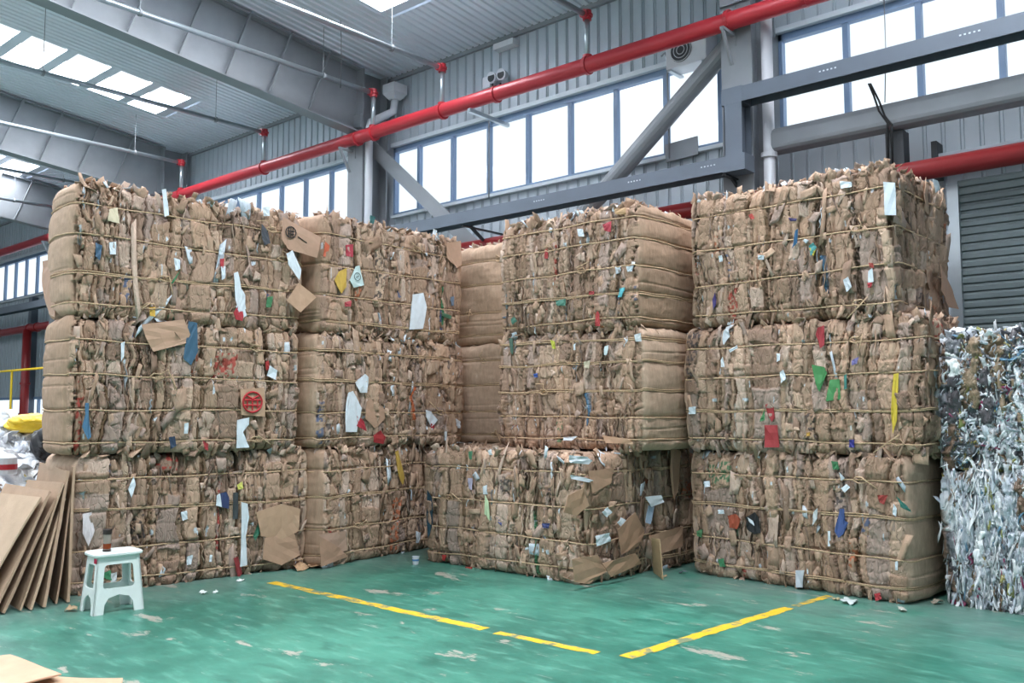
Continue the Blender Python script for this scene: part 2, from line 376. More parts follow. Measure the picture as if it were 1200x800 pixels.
# steel frames: columns and rafters
for i, X in enumerate(COLX):
    lab = ['grey steel portal frame farthest left in the far end of the hall', 'grey steel portal frame whose rafter shows at the far left, column behind the left stack',
           'grey steel portal frame whose column stands just above the left stack', 'grey steel portal frame whose column rises behind the second stack beside the white downpipe',
           'grey steel portal frame whose broad column stands between the two window bands'][i]
    ro = empty('portal_frame', (X, 10.5, 0), 0, lab, 'steel frame', 'steel frames')
    m1 = MB(); m1.beam((0, 0.05, 0), (0, 0.05, roofz(10.55) - 0.05), isec(0.42, 0.6, 0.02, 0.03), up=(0, 1, 0)); m1.build('column', M['steel'], ro)
    # constant depth rafter with wide flanges and stiffener plates
    m1 = MB(); yA, yB = -5.5 - 10.5, 10.3 - 10.5
    zr = lambda y: roofz(y + 10.5) - 0.05
    def plate(pts, t, ax='x'):
        vs = [(-t / 2, y, z) for y, z in pts] + [(t / 2, y, z) for y, z in pts]; n = len(pts)
        m1.add(vs, [tuple(range(n)), tuple(range(2 * n - 1, n - 1, -1))] + [(k, (k + 1) % n, n + (k + 1) % n, n + k) for k in range(n)])
    D = 1.2 if i < 4 else 0.85
    plate([(yA, zr(yA)), (yB, zr(yB)), (yB, zr(yB) - D), (yA, zr(yA) - D)], 0.02)
    for dz in (0, D): plate([(yA, zr(yA) - dz), (yB, zr(yB) - dz), (yB, zr(yB) - dz - 0.03), (yA, zr(yA) - dz - 0.03)], 0.28)
    m1.build('rafter', M['steel'], ro)
    for k in range(0 if i < 4 else 3, 13):
        y = 9.13 - 10.5 - 0.81 * k
        for sgn in (-1, 1):
            m1 = MB(); m1.beam((sgn * 0.15, y, zr(y) - D - 0.01), (sgn * 0.16, y + 0.42, zr(y + 0.42) - 0.0), [(-.03, -.03), (.03, -.03), (.03, .03), (.022, .03), (.022, -.022), (-.03, -.022)], up=(0, sgn, 0.4)); m1.build('fly_brace', M['steel'], ro)
    m1 = MB(); m1.box((-0.2, -0.3, 6.75), (0.2, -0.25, 7.0)); m1.box((-0.01, -0.26, 6.2), (0.01, -0.2, 6.9)); m1.build('knee_bracket', M['steel'], ro)

# eaves channel on the wall head
mb = MB(); mb.box((X0, WALLY - .06, EAVE - 0.06), (X1, WALLY, EAVE + 0.03)); mb.build('trim_1', M['steel'], kind='structure')

# roller shutter on the right
ro = empty('roller_shutter', (-1.2, WALLY - 0.06, 0), 0, 'grey roller shutter door right of the right-hand stack', 'shutter door')
prof = []; z = 0.0
while z < 4.1: prof += [(0, z), (-0.025, z + 0.012), (-0.03, z + 0.06), (-0.012, z + 0.075), (-0.012, z + 0.085)]; z += 0.0925
n = len(prof); m1 = MB(); m1.add([(-1.62, a - 0.02, b) for a, b in prof] + [(4.0, a - 0.02, b) for a, b in prof], [(i, i + 1, n + i + 1, n + i) for i in range(n - 1)])
m1.build('slat_curtain', M['shutter'], ro)
m1 = MB(); m1.box((-1.72, -0.1, 0), (-1.60, 0.02, 4.1)); m1.build('guide_rail', M['galv'], ro)
m1 = MB(); m1.box((-1.78, -0.14, 4.32), (4, 0.04, 4.48)); m1.build('head_box', M['flash'], ro)
m1 = MB(); m1.box((-1.84, -0.2, 4.2), (-1.78, 0.04, 4.62)); m1.build('end_bracket', M['dark'], ro)

# ------------------------------------------------------------------ pipes
RY, RZ = 10.08, 6.46
def ring(mbb, x, y, z, r, wdt=0.05, ax='x'):
    d = {'x': Vector((wdt / 2, 0, 0)), 'y': Vector((0, wdt / 2, 0)), 'z': Vector((0, 0, wdt / 2))}[ax]; c = Vector((x, y, z)); mbb.tube([c - d, c + d], r, 16)
ro = empty('fire_main', (-20, RY, RZ), 0, 'large bright red sprinkler main running along the wall above the windows', 'pipe')
m1 = MB(); m1.tube([(-25, 0, -0.05), (0, 0, 0.02), (9, 0, 0.04), (22, 0, -0.03)], 0.115, 20); m1.build('pipe', M['red'], ro, smooth=True)
for x in (-12.6, -12.15, -10.4, -9.2, -7.43, -15.6, -18.9, -20.3, -5.2, -4.2):
    m1 = MB(); ring(m1, x + 20, 0, 0.02, 0.135); m1.build('coupling', M['red'], ro)
for x in COLX[1:]:
    m1 = MB(); m1.beam((x + 20, -0.2, -0.14), (x + 20, 0.1, -0.14), rect(0.05, 0.04)); m1.beam((x + 20, 0.05, -0.55), (x + 20, -0.18, -0.14), rect(0.05, 0.03), up=(1, 0, 0)); m1.build('bracket', M['steel'], ro)
m1 = MB(); m1.beam((10.3, -0.1, -0.14), (10.3, 0.85, -0.16), rect(0.06, 0.06)); m1.build('bracket', M['galv'], ro)

def sprinkler(X, lab, drop=True, y0=-3.0, ztop=7.22):
    X = X * 0.96
    ro = empty('sprinkler_pipe', (X, RY, ztop), 0, lab, 'pipe', 'galvanised sprinkler branch pipes')
    m1 = MB(); m1.tube([(0, y0 - RY, 0), (0, 0, 0)], 0.042, 12); m1.build('branch_pipe', M['galv'], ro, smooth=True)
    if drop:
        m1 = MB(); m1.tube([(0, 0, 0), (0, 0, RZ - ztop + 0.1)], 0.042, 12); m1.build('drop_pipe', M['galv'], ro, smooth=True)
        m1 = MB(); ring(m1, 0, 0, 0, 0.065, 0.14, 'z'); ring(m1, 0, -0.04, 0, 0.065, 0.12, 'y'); ring(m1, 0, 0, 0.0, 0.085, 0.03, 'z'); m1.build('elbow', M['red'], ro)
        m1 = MB(); ring(m1, 0, 0, RZ - ztop + 0.13, 0.07, 0.08, 'z'); m1.build('coupling', M['red'], ro)
    for y in (-1.1, -4.3, -7.6):
        m1 = MB(); m1.tube([(0, y, 0.03), (0, y, roofz(RY + y) - ztop)], 0.006, 5); ring(m1, 0, y, 0, 0.055, 0.04, 'y'); m1.build('hanger', M['steel'], ro)
sprinkler(-7.74, 'galvanised sprinkler branch pipe nearest the broad right column')
sprinkler(-10.85, 'galvanised sprinkler branch pipe dropping to the main between left column and twin lamps')
sprinkler(-12.68, 'galvanised sprinkler branch pipe along the big roof beam, dropping beside the white downpipe')
sprinkler(-16.25, 'galvanised sprinkler branch pipe crossing under the bright rooflight')
sprinkler(-19.72, 'galvanised sprinkler branch pipe ending just above the left stack')
sprinkler(-23.6, 'galvanised sprinkler branch pipe left of the left stack, the upper of two', ztop=7.25)
sprinkler(-26.9, 'galvanised sprinkler branch pipe left of the left stack, the lower of two', ztop=7.25)

ro = empty('lower_fire_main', (-20, 10.5, 4.3), 0, 'dark red lower fire pipe behind the stacks and across the shutter head', 'pipe')
m1 = MB(); m1.tube([(-25, 0, -0.28), (-8, 0, -0.24), (8, 0, -0.08), (24, 0, -0.04)], 0.115, 20); m1.build('pipe', M['darkred'], ro, smooth=True)
for x in (-8.5, -7.9, -6.6, -11):
    m1 = MB(); ring(m1, x, 0, -0.24, 0.14, 0.06); m1.build('coupling', M['darkred'], ro)
ro = empty('fire_riser', (-28.4, 10.4, 0), 0, 'red vertical fire riser standing left of the left stack', 'pipe')
m1 = MB(); m1.tube([(0, 0, 0), (0, 0, 4.0)], 0.12, 16); m1.build('pipe', M['darkred'], ro, smooth=True)
for z in (0.6, 1.5, 2.4):
    m1 = MB(); ring(m1, 0, 0, z, 0.145, 0.06, 'z'); m1.build('coupling', M['darkred'], ro)

def downpipe(x, y, z1, lab, hop):
    ro = empty('downpipe', (x, y, 0), 0, lab, 'downpipe', 'white rainwater pipes')
    m1 = MB(); m1.tube([(0, 0, 0), (0, 0, z1)] + ([(0.0, 0.02, z1 + 0.1), (0.2, 0.4, z1 + 0.36), (0.22, 0.42, z1 + 0.62)] if hop else []), 0.072, 14); m1.build('pipe', M['white'], ro, smooth=True)
    for z in (1.5, 4.72): 
        m1 = MB(); ring(m1, 0, 0, z, 0.1, 0.06, 'z'); m1.build('socket', M['white'], ro)
    if hop:
        m1 = MB(); c = (0.22, 0.42, z1 + 0.74)
        m1.add([(c[0] + sx * a, c[1] + sy * a, c[2] + z) for z, a in ((-0.16, 0.08), (-0.05, 0.16), (0.12, 0.16)) for sx, sy in ((-1, -1), (1, -1), (1, 1), (-1, 1))],
               [(0, 1, 5, 4), (1, 2, 6, 5), (2, 3, 7, 6), (3, 0, 4, 7), (4, 5, 9, 8), (5, 6, 10, 9), (6, 7, 11, 10), (7, 4, 8, 11), (8, 9, 10, 11), (3, 2, 1, 0)])
        m1.build('hopper', M['white'], ro)
p = onY(900, 120, 10.35); downpipe(p[0], 10.35, 6.7, 'white downpipe right of the broad column', False)
p = onY(432, 200, 10.35); downpipe(p[0], 10.35, 6.75, 'white downpipe with a hopper beside the left column', True)

# blue-grey cable tray that steps up past the broad column
TY = 10.02
def channel(p, q, hgt=0.2, dep=0.3, up=(0, 0, 1)):
    t = 0.012; a = dep / 2; b = hgt / 2
    return p, q, [(-a, -b), (-a, b), (a, b), (a, -b), (a - t, -b), (a - t, b - t), (-a + t, b - t), (-a + t, -b)]
TX = -5.08
ro = empty('cable_tray', (TX, TY, 4.6), 0, 'blue-grey steel cable tray stepping up past the broad column', 'cable tray')
def tray_seg(name, p, q, up=(0, 0, 1), hgt=0.19, holes=()):
    m1 = MB(); a, b, pr = channel(p, q, hgt, 0.26); m1.beam(a, b, pr, up=up); return m1.build(name, M['tray'], ro)
tray_seg('lower_run', (X0 + 0.2 - TX, 0, -0.02), (0.14, 0, -0.02)); tray_seg('upper_run', (-0.10, 0, 0.82), (6.5, 0, 0.82))
m1 = MB(); m1.box((-0.15, -0.132, -0.125), (0.15, 0.132, 0.08)); m1.build('corner', M['tray'], ro)
m1 = MB(); m1.box((-0.15, -0.132, 0.72), (0.13, 0.132, 0.925)); m1.build('corner', M['tray'], ro)
m1 = MB()
for yy in (-0.13, 0.118): m1.box((-0.12, yy, -0.1), (0.12, yy + 0.012, 0.9))
m1.box((-0.12, -0.13, 0.0), (-0.108, 0.13, 0.9)); m1.box((-0.03, -0.11, 0.02), (-0.015, 0.11, 0.8)); m1.box((0.03, -0.10, 0.02), (0.05, 0.1, 0.8)); m1.build('riser', M['tray'], ro)
for x in (-4.7, -0.15):
    m1 = MB(); zb = -0.13 if x < 0 else 0.7
    m1.box((x - 0.03, -0.1, zb - 0.02), (x + 0.03, 0.9, zb)); m1.beam((x, 0.85, zb - 0.45), (x, 0.1, zb), rect(0.05, 0.03), up=(1, 0, 0)); m1.build('bracket', M['dark'], ro)
for x, zz in ((-1.55, 0.0), (-0.45, 0.0), (1.1, 0.84), (2.6, 0.84), (-3.2, 0)):
    m1 = MB()
    for k in range(5): m1.box((x + k * 0.045, -0.1335, zz - 0.01), (x + k * 0.045 + 0.02, -0.1305, zz + 0.006))
    m1.build('slot_marks', M['flash'], ro)
# heavy rounded rail beneath the right-hand windows
ro = empty('girt_beam', (-5.0, 10.45, 4.9), 0, 'heavy grey rounded beam beneath the right-hand windows', 'beam')
m1 = MB(); m1.beam((0.22, 0, 0), (8.5, 0, 0), rect(0.3, 0.3, 0.08)); m1.build('beam', M['steel'], ro)
m1 = MB(); m1.box((1.55, 0.0, -0.9), (1.75, 0.2, -0.16)); m1.build('post', M['dark'], ro)
# diagonal braces
def brace(p, q, prof, lab):
    c = [(a + b) / 2 for a, b in zip(p, q)]; m1 = MB(); m1.beam(p, q, prof, up=(0, 1, 0)); m1.build('diagonal_brace', M['steel'], origin=tuple(c), label=lab, cat='brace')
a = onY(855, 52, 10.6); b = onY(683, 252, 10.6); d = (np.array(b) - np.array(a)); brace(a, b + d * 0.4, ROUND(0.13), 'thick round diagonal brace left of the broad column')
a = onY(437, 172, 10.62); b = onY(530, 262, 10.62); d = (np.array(b) - np.array(a)); brace(a, b + d * 0.5, [(-.13, -.06), (.13, -.06), (.13, -.04), (.02, -.04), (.02, .06), (-.02, .06), (-.02, -.04), (-.13, -.04)], 'slim flanged diagonal brace right of the left column')
# ------------------------------------------------------------------ wall fittings
p = onY(808, 60, 10.75)
ro = empty('air_conditioner_unit', (p[0], 10.8, p[2]), 0, 'white outdoor air conditioner unit mounted high beside the broad column', 'air conditioner')
m1 = MB(); m1.box((-0.32, -0.16, -0.22), (0.32, 0.16, 0.22)); m1.build('casing', M['white'], ro, bevel=0.015)
m1 = MB(); m1.tube([(-0.07, -0.165, 0.0), (-0.07, -0.17, 0)], 0.17, 20); m1.build('fan_recess', M['dark'], ro)
for k in range(3):
    m1 = MB(); r = 0.06 + 0.05 * k
    m1.tube([(-0.07 + r * cos(t), -0.18, r * sin(t)) for t in np.linspace(0, 2 * pi, 25)], 0.006, 5); m1.build('grille_ring', M['white'], ro)
for xx in (-0.3, 0.24):
    m1 = MB(); m1.box((xx, -0.15, -0.25), (xx + 0.06, 0.2, -0.22)); m1.build('bracket', M['galv'], ro)
p = onY(577, 92, 10.8)
ro = empty('emergency_light', (p[0], 10.85, p[2]), 0, 'twin-headed emergency lamp on the wall above the red main', 'lamp')
m1 = MB(); m1.box((-0.28, 0, -0.1), (-0.1, 0.14, 0.1)); m1.build('battery_box', M['white'], ro, bevel=0.01)
for x in (-0.02, 0.2):
    m1 = MB(); m1.tube([(x, 0.06, 0.04), (x, -0.06, 0.02)], [0.06, 0.1], 16); hd = m1.build('lamp_head', M['white'], ro, smooth=False)
    m1 = MB(); m1.tube([(x, -0.061, 0.02), (x, -0.066, 0.02)], 0.075, 16); m1.build('lens', M['dark'], hd)
m1 = MB(); m1.tube([(-0.05, 0.0, -0.02), (-0.02, -0.02, -0.16), (0.08, -0.02, -0.2), (0.15, 0, -0.1)], 0.015, 6); m1.build('cable', M['black'], ro)
def cable(pts, r, lab, m='dark'):
    m1 = MB(); m1.tube(pts, r, 6); c = tuple(pts[0]); return m1.build('cable', M[m], origin=c, smooth=True, label=lab, cat='cable')
cable([onY(573, y, 10.9) for y in (98, 150, 200, 232)], 0.012, 'thin grey cable hanging below the twin emergency lamp', 'steel')
p = onY(593, 53, 10.9)
m1 = MB(); m1.box((p[0] - 0.22, 10.82, p[2] - 0.05), (p[0] + 0.22, 10.98, p[2] + 0.05)); m1.build('tube_light', M['white'], origin=(p[0], 10.9, p[2]), label='short white strip light high on the wall near the roof', cat='lamp')
p = onY(783, 90, 10.8)
cable([onY(x, y, 10.75) for x, y in ((775, 66), (779, 62), (783, 70), (782, 90), (784, 140), (784, 186))], 0.014, 'looped cable hanging beside the air conditioner', 'steel')
pts = [onY(x, y, 10.3) for x, y in ((1018, 98), (1024, 112), (1030, 130), (1040, 144), (1041, 190))]
cable(pts, 0.012, 'black cable hanging from the tray at right, leftmost of the bundle', 'black')
cable([onY(x, y, 10.3) for x, y in ((1020, 98), (1030, 118), (1037, 136), (1045, 146), (1046, 192))], 0.012, 'black cable hanging from the tray at right, rightmost of the bundle', 'black')
cable([onY(x, y, 10.3) for x, y in ((1036, 0), (1038, 60), (1037, 120))], 0.006, 'thin wire hanging in front of the right-hand window', 'steel')
cable([onY(x, y, 9.0) for x, y in ((398, -5), (400, 45), (400, 75), (399, 103))], 0.006, 'thin wire hanging from the roof near the big beam', 'dark')
p = onY(799, 170, 10.92)
m1 = MB(); m1.beam(onY(780, 180, 10.9), onY(818, 170, 10.9), rect(0.02, 0.26)); m1.build('grey_standin_panel', M['steel'], origin=tuple(p), label='small grey panel standing in for a grey shape in the window behind the round brace', cat='board')  # indoor stand-in for an unclear grey shape in the window
# far left: yellow rail, blue sign
a = onY(-20, 437, 9.5); b = onY(70, 437, 9.5)
ro = empty('guard_rail', (float(a[0]), 9.5, 0), 0, 'thin yellow guard rail standing left of the left stack', 'rail')
m1 = MB(); m1.tube([(0, 0, a[2]), (b[0] - a[0], 0, a[2])], 0.03, 8); m1.build('top_rail', M['yellow'], ro)
m1 = MB(); m1.tube([(0, 0, a[2] * .5), (b[0] - a[0], 0, a[2] * .5)], 0.02, 8); m1.build('mid_rail', M['yellow'], ro)
for px in (14, 55):
    q = onY(px, 437, 9.5); m1 = MB(); m1.tube([(q[0] - a[0], 0, 0), (q[0] - a[0], 0, a[2])], 0.03, 8); m1.build('post', M['yellow'], ro)
q = onY(31, 421, 10.8); ro = empty('wall_post', (q[0], 10.9, 0), 0, 'dark grey post against the far wall with a cyan sign on it', 'post')
m1 = MB(); m1.box((0.0, -0.1, 0), (0.22, 0.1, 5.1)); m1.build('post', M['tray'], ro)
m1 = MB(); m1.box((-0.25, -0.13, q[2] - 0.45), (0.3, -0.1, q[2] + 0.45)); m1.build('sign', M['blue'], ro, label='cyan sign')

# ================================================================== BALES
_T = np.random.default_rng(99).uniform(-1, 1, (256, 256))
def vn(x, y, seed=0):
    x = x + seed * 17.31; y = y + seed * 5.77
    xi = np.floor(x).astype(int); yi = np.floor(y).astype(int); fx = x - xi; fy = y - yi
    fx = fx * fx * (3 - 2 * fx); fy = fy * fy * (3 - 2 * fy)
    g = lambda a, b: _T[a & 255, b & 255]
    return (g(xi, yi) * (1 - fx) + g(xi + 1, yi) * fx) * (1 - fy) + (g(xi, yi + 1) * (1 - fx) + g(xi + 1, yi + 1) * fx) * fy
lin = lambda *c: np.array(srgb(*c)[:3])
KRAFT = np.array([lin(179, 150, 128), lin(171, 141, 119), lin(185, 157, 136), lin(162, 133, 112), lin(175, 145, 124), lin(150, 123, 106), lin(168, 145, 133), lin(189, 164, 148)])
DARKK = np.array([lin(120, 94, 72), lin(104, 80, 62), lin(134, 108, 86), lin(92, 74, 60)])
ODD = np.array([lin(215, 222, 230), lin(205, 212, 220), lin(190, 198, 208), lin(170, 50, 45), lin(60, 90, 130), lin(60, 120, 85), lin(205, 165, 60), lin(60, 58, 62), lin(150, 150, 152), lin(200, 190, 180), lin(180, 95, 60), lin(90, 130, 160)])
FILM = np.array([lin(226, 228, 232), lin(208, 213, 222), lin(238, 239, 242), lin(192, 198, 208), lin(216, 217, 220), lin(178, 182, 192), lin(232, 233, 236)])
FODD = np.array([lin(140, 50, 90), lin(84, 80, 84), lin(120, 96, 80), lin(90, 130, 155), lin(160, 146, 90), lin(150, 128, 104), lin(70, 70, 78), lin(140, 120, 104), lin(110, 112, 118), lin(150, 150, 90)])
def crumple(x, z, L, H, seed, style, tw):
    """depth, colour and top wobble of a pressed face; x along the face, z up"""
    rg = np.random.default_rng(seed)
    mids = [(p + q) / 2 for p, q in zip(tw[:-1], tw[1:])]; tw = sorted(list(tw) + mids)
    mw, sg, oddp, warp = {'c': (0.056, 0.72, 0.018, 1.3), 'm': (0.17, 0.5, 0.06, 1.6), 'f': (0.05, 0.6, 0.0, 1.3), 'b': (0.05, 0.6, 0.0, 2.2)}[style]
    xw = x + warp * (0.030 * vn(x * 2.5, z * 3.2, seed) + 0.014 * vn(x * 7, z * 9, seed + 1) + 0.005 * vn(x * 24, z * 22, seed + 2))
    zw = z + warp * (0.028 * vn(x * 6, z * 5, seed + 3) + 0.010 * vn(x * 19, z * 16, seed + 4))
    bs = [-0.15]
    while bs[-1] < L + 0.15: bs.append(bs[-1] + float(np.clip(rg.lognormal(math.log(mw), sg), 0.018, 0.3)))
    bs = np.array(bs); nc = len(bs) - 1
    ci = np.clip(np.searchsorted(bs, xw) - 1, 0, nc - 1); wd = (bs[1:] - bs[:-1])
    fr = (xw - bs[ci]) / wd[ci]
    rid = np.zeros_like(ci); rf = np.zeros_like(x); rh = np.ones_like(x)
    for c in range(nc):
        k = ci == c
        if not k.any(): continue
        rb = [-0.1]
        while rb[-1] < H + 0.1:
            step = rg.choice([0.09, 0.16, 0.25, 0.4, 0.7], p=[0.06, 0.14, 0.22, 0.28, 0.3]) if style != 'm' else rg.choice([0.12, 0.22, 0.34])
            nx = rb[-1] + step * rg.uniform(0.8, 1.2)
            j = np.argmin(np.abs(np.array(tw) - nx))
            if abs(tw[j] - nx) < 0.05 and tw[j] > rb[-1] + 0.05 and rg.random() < 0.6: nx = tw[j] + rg.uniform(-0.015, 0.015)
            rb.append(nx)
        rb = np.array(rb); ri = np.clip(np.searchsorted(rb, zw[k]) - 1, 0, len(rb) - 2)
        rid[k] = ri; rf[k] = (zw[k] - rb[ri]) / (rb[ri + 1] - rb[ri]); rh[k] = (rb[ri + 1] - rb[ri])
    cid = ci * 40 + rid; nid = cid.max() + 1
    base = rg.normal(0, 0.007, nid)[cid] + rg.normal(0, 0.010, nc)[ci]; til = (0.12 + rg.normal(0, 0.30, nid))[cid]; tz = rg.normal(0, 0.03, nid)[cid]; cur = rg.normal(-0.02, 0.22, nid)[cid]
    w_ = wd[ci]
    h = base + np.clip(til * (fr - 0.5) * w_, -0.02, 0.02) + np.clip(tz * (rf - 0.5) * rh, -0.015, 0.015) + cur * w_ * 0.18 * (0.25 - (fr - 0.5) ** 2)
    cd = rg.choice([0.0, 0.04, 0.08, 0.13], nc + 1, p=[0.1, 0.15, 0.3, 0.45])
    mod = 0.75 + 0.7 * vn(x * 3, z * 3.5, seed + 11)
    dl = fr * w_; dr = (1 - fr) * w_; cw = 0.0065
    h -= np.clip(mod, 0, 1.2) * (cd[ci] * np.exp(-(dl / cw) ** 2))
    dz_ = np.minimum(rf, 1 - rf) * rh; rdp = rg.choice([0, 0.006, 0.03], nid, p=[0.5, 0.3, 0.2])[cid]
    h -= 0.8 * rdp * np.exp(-(dz_ / 0.006) ** 2)
    # long wandering creases
    for k2, (fx_, fz_) in enumerate(((5.0, 1.3), (8.5, 2.4))):
        nn = vn(x * fx_, z * fz_, seed + 30 + k2); gm = vn(x * 2.1, z * 2.7, seed + 40 + k2)
        h -= 0.05 * np.clip(gm + 0.2, 0, 1) * np.exp(-(nn / (fx_ * 0.008)) ** 2)
    # fine crumpling
    cr = np.clip(vn(x * 1.7, z * 1.9, seed + 50) + 0.4, 0.15, 1)
    h += cr * (0.009 * vn(x * 11, z * 4, seed + 5) + 0.013 * np.minimum(np.abs(vn(x * 20, z * 6, seed + 6)) * 2.2, 0.8) + 0.009 * np.minimum(np.abs(vn(x * 44, z * 15, seed + 8)) * 2.2, 0.8) + 0.002 * vn(x * 80, z * 50, seed + 7))
    for t in mids: h -= 0.006 * np.exp(-((zw - t) / 0.009) ** 2)
    pal = KRAFT if style in 'cm' else FILM
    c = pal[rg.integers(0, len(pal), nid)[cid]] * rg.normal(1, 0.10, nid)[cid][:, None]
    if style in 'cm':
        nar = (w_ < 0.032) & (rg.random(nid) < 0.75)[cid]; c = np.where(nar[:, None], DARKK[rg.integers(0, 4, nid)[cid]], c)
    if style in 'cm':
        odd = (rg.random(nid) < oddp)[cid] & (rh * w_ < 0.02); c = np.where(odd[:, None], ODD[rg.integers(0, len(ODD), nid)[cid]] * 0.9, c)
        # darker mottling of scuffed kraft; small printed specks
        pr = (rg.random(nid) < 0.05)[cid]; ink = ODD[rg.choice([3, 4, 5, 7, 7, 10], nid)[cid]]
        mk = pr & (vn(x * 55, z * 45, seed + 60) > 0.15) & (np.abs(rf - 0.5) < 0.35); c = np.where(mk[:, None], ink * 0.8 + c * 0.2, c)
        # scattered paper bits
        sp = (vn(x * 30, z * 8, seed + 61) > 0.90); c = np.where(sp[:, None], ODD[(np.abs(vn(x * 4, z * 4, seed + 62)) * 30).astype(int) % 3][:, :], c)
    else:
        p_odd = 0.16 if style == 'f' else 0.5
        odd = (rg.random(nid) < p_odd)[cid]; c = np.where(odd[:, None], FODD[rg.choice([1, 2, 5, 6, 7, 8], nid)[cid]], c)
        h += 0.02 * vn(x * 20, z * 8, seed + 70) + 0.012 * vn(x * 45, z * 25, seed + 71)
    top = rg.uniform(-0.035, 0.0, nc)[ci]
    return h, np.clip(c, 0.01, 0.95), top
def smoothend(x, z, L, H, seed, tw):
    rg = np.random.default_rng(seed); h = np.zeros_like(x)
    lv = [0] + list(tw) + [H]; base = KRAFT[rg.integers(0, 3)] * rg.uniform(0.96, 1.02)
    c = np.tile(base, (len(x), 1))
    for i in range(len(lv) - 1):
        k = (z >= lv[i]) & (z <= lv[i + 1]); t = (z[k] - lv[i]) / max(lv[i + 1] - lv[i], 1e-3); h[k] += 0.014 * np.sin(np.pi * t) ** 0.5
        c[k] *= rg.uniform(0.95, 1.04)
    h += 0.035 * np.sin(np.pi * np.clip(x / L, 0, 1)) + 0.006 * vn(x * 3, z * 9, seed) + 0.0025 * vn(x * 12, z * 25, seed + 1)
    # fold lines across the sheet
    for q in rg.uniform(0.1, H - 0.1, 3): h -= 0.008 * np.exp(-((z + 0.02 * vn(x * 2, z * 0, seed + 3) - q) / 0.006) ** 2)
    c *= (1 + 0.03 * vn(x * 4, z * 4, seed + 9))[:, None]
    return h, c, np.zeros_like(x)

# bent sheets with thickness, made in one go
def sheets(P, T, B, N, a, b, th, rg, cols, jit=0.22, curl=0.25, wig=0.0, nu=3, nv=4):
    n = len(P); u = np.linspace(-.5, .5, nu); v = np.linspace(-.5, .5, nv); U, W = np.meshgrid(u, v, indexing='ij'); U = U.ravel(); W = W.ravel(); k = len(U)
    cj = rg.uniform(-jit, jit, (n, 4, 2))
    bl = np.stack([(0.5 - U) * (0.5 - W), (0.5 + U) * (0.5 - W), (0.5 + U) * (0.5 + W), (0.5 - U) * (0.5 + W)], 1)
    off = np.einsum('kc,ncd->nkd', bl, cj)
    uu = (U[None] + off[..., 0]) * a[:, None]; vv = (W[None] + off[..., 1]) * b[:, None]
    cu = rg.normal(0, curl, (n, 1)); cv = rg.normal(0, curl * 0.6, (n, 1))
    hh = cu * (U[None] ** 2) * a[:, None] * 2 + cv * (W[None] ** 2) * b[:, None] + rg.normal(0, 0.05, (n, k)) * np.minimum(a, b)[:, None]
    if wig: hh = hh + wig * np.sin(W[None] * rg.uniform(5, 14, (n, 1)) + rg.uniform(0, 6, (n, 1)))
    G = P[:, None] + uu[..., None] * T[:, None] + vv[..., None] * B[:, None]
    V = np.concatenate([G + (hh + th / 2)[..., None] * N[:, None], G + (hh - th / 2)[..., None] * N[:, None]], 1)
    q = []
    for i in range(nu - 1):
        for j in range(nv - 1):
            p0 = i * nv + j; q.append((p0, p0 + nv, p0 + nv + 1, p0 + 1)); q.append((k + p0, k + p0 + 1, k + p0 + nv + 1, k + p0 + nv))
    for i in range(nu - 1):
        a0 = i * nv; q.append((a0, k + a0, k + a0 + nv, a0 + nv)); a0 = i * nv + nv - 1; q.append((a0, a0 + nv, k + a0 + nv, k + a0))
    for j in range(nv - 1):
        q.append((j, j + 1, k + j + 1, k + j)); a0 = (nu - 1) * nv + j; q.append((a0, k + a0, k + a0 + 1, a0 + 1))
    q = np.array(q); Q = (q[None] + (np.arange(n) * 2 * k)[:, None, None]).reshape(-1, 4)
    C = np.repeat(cols, 2 * k, axis=0)
    return V.reshape(-1, 3), Q, C
def rotframe(T, B, N, roll, tilt_u, tilt_v):
    c, s = np.cos(roll)[:, None], np.sin(roll)[:, None]; T, B = T * c + B * s, -T * s + B * c
    c, s = np.cos(tilt_u)[:, None], np.sin(tilt_u)[:, None]; T, N = T * c + N * s, -T * s + N * c
    c, s = np.cos(tilt_v)[:, None], np.sin(tilt_v)[:, None]; B, N = B * c + N * s, -B * s + N * c
    return T, B, N

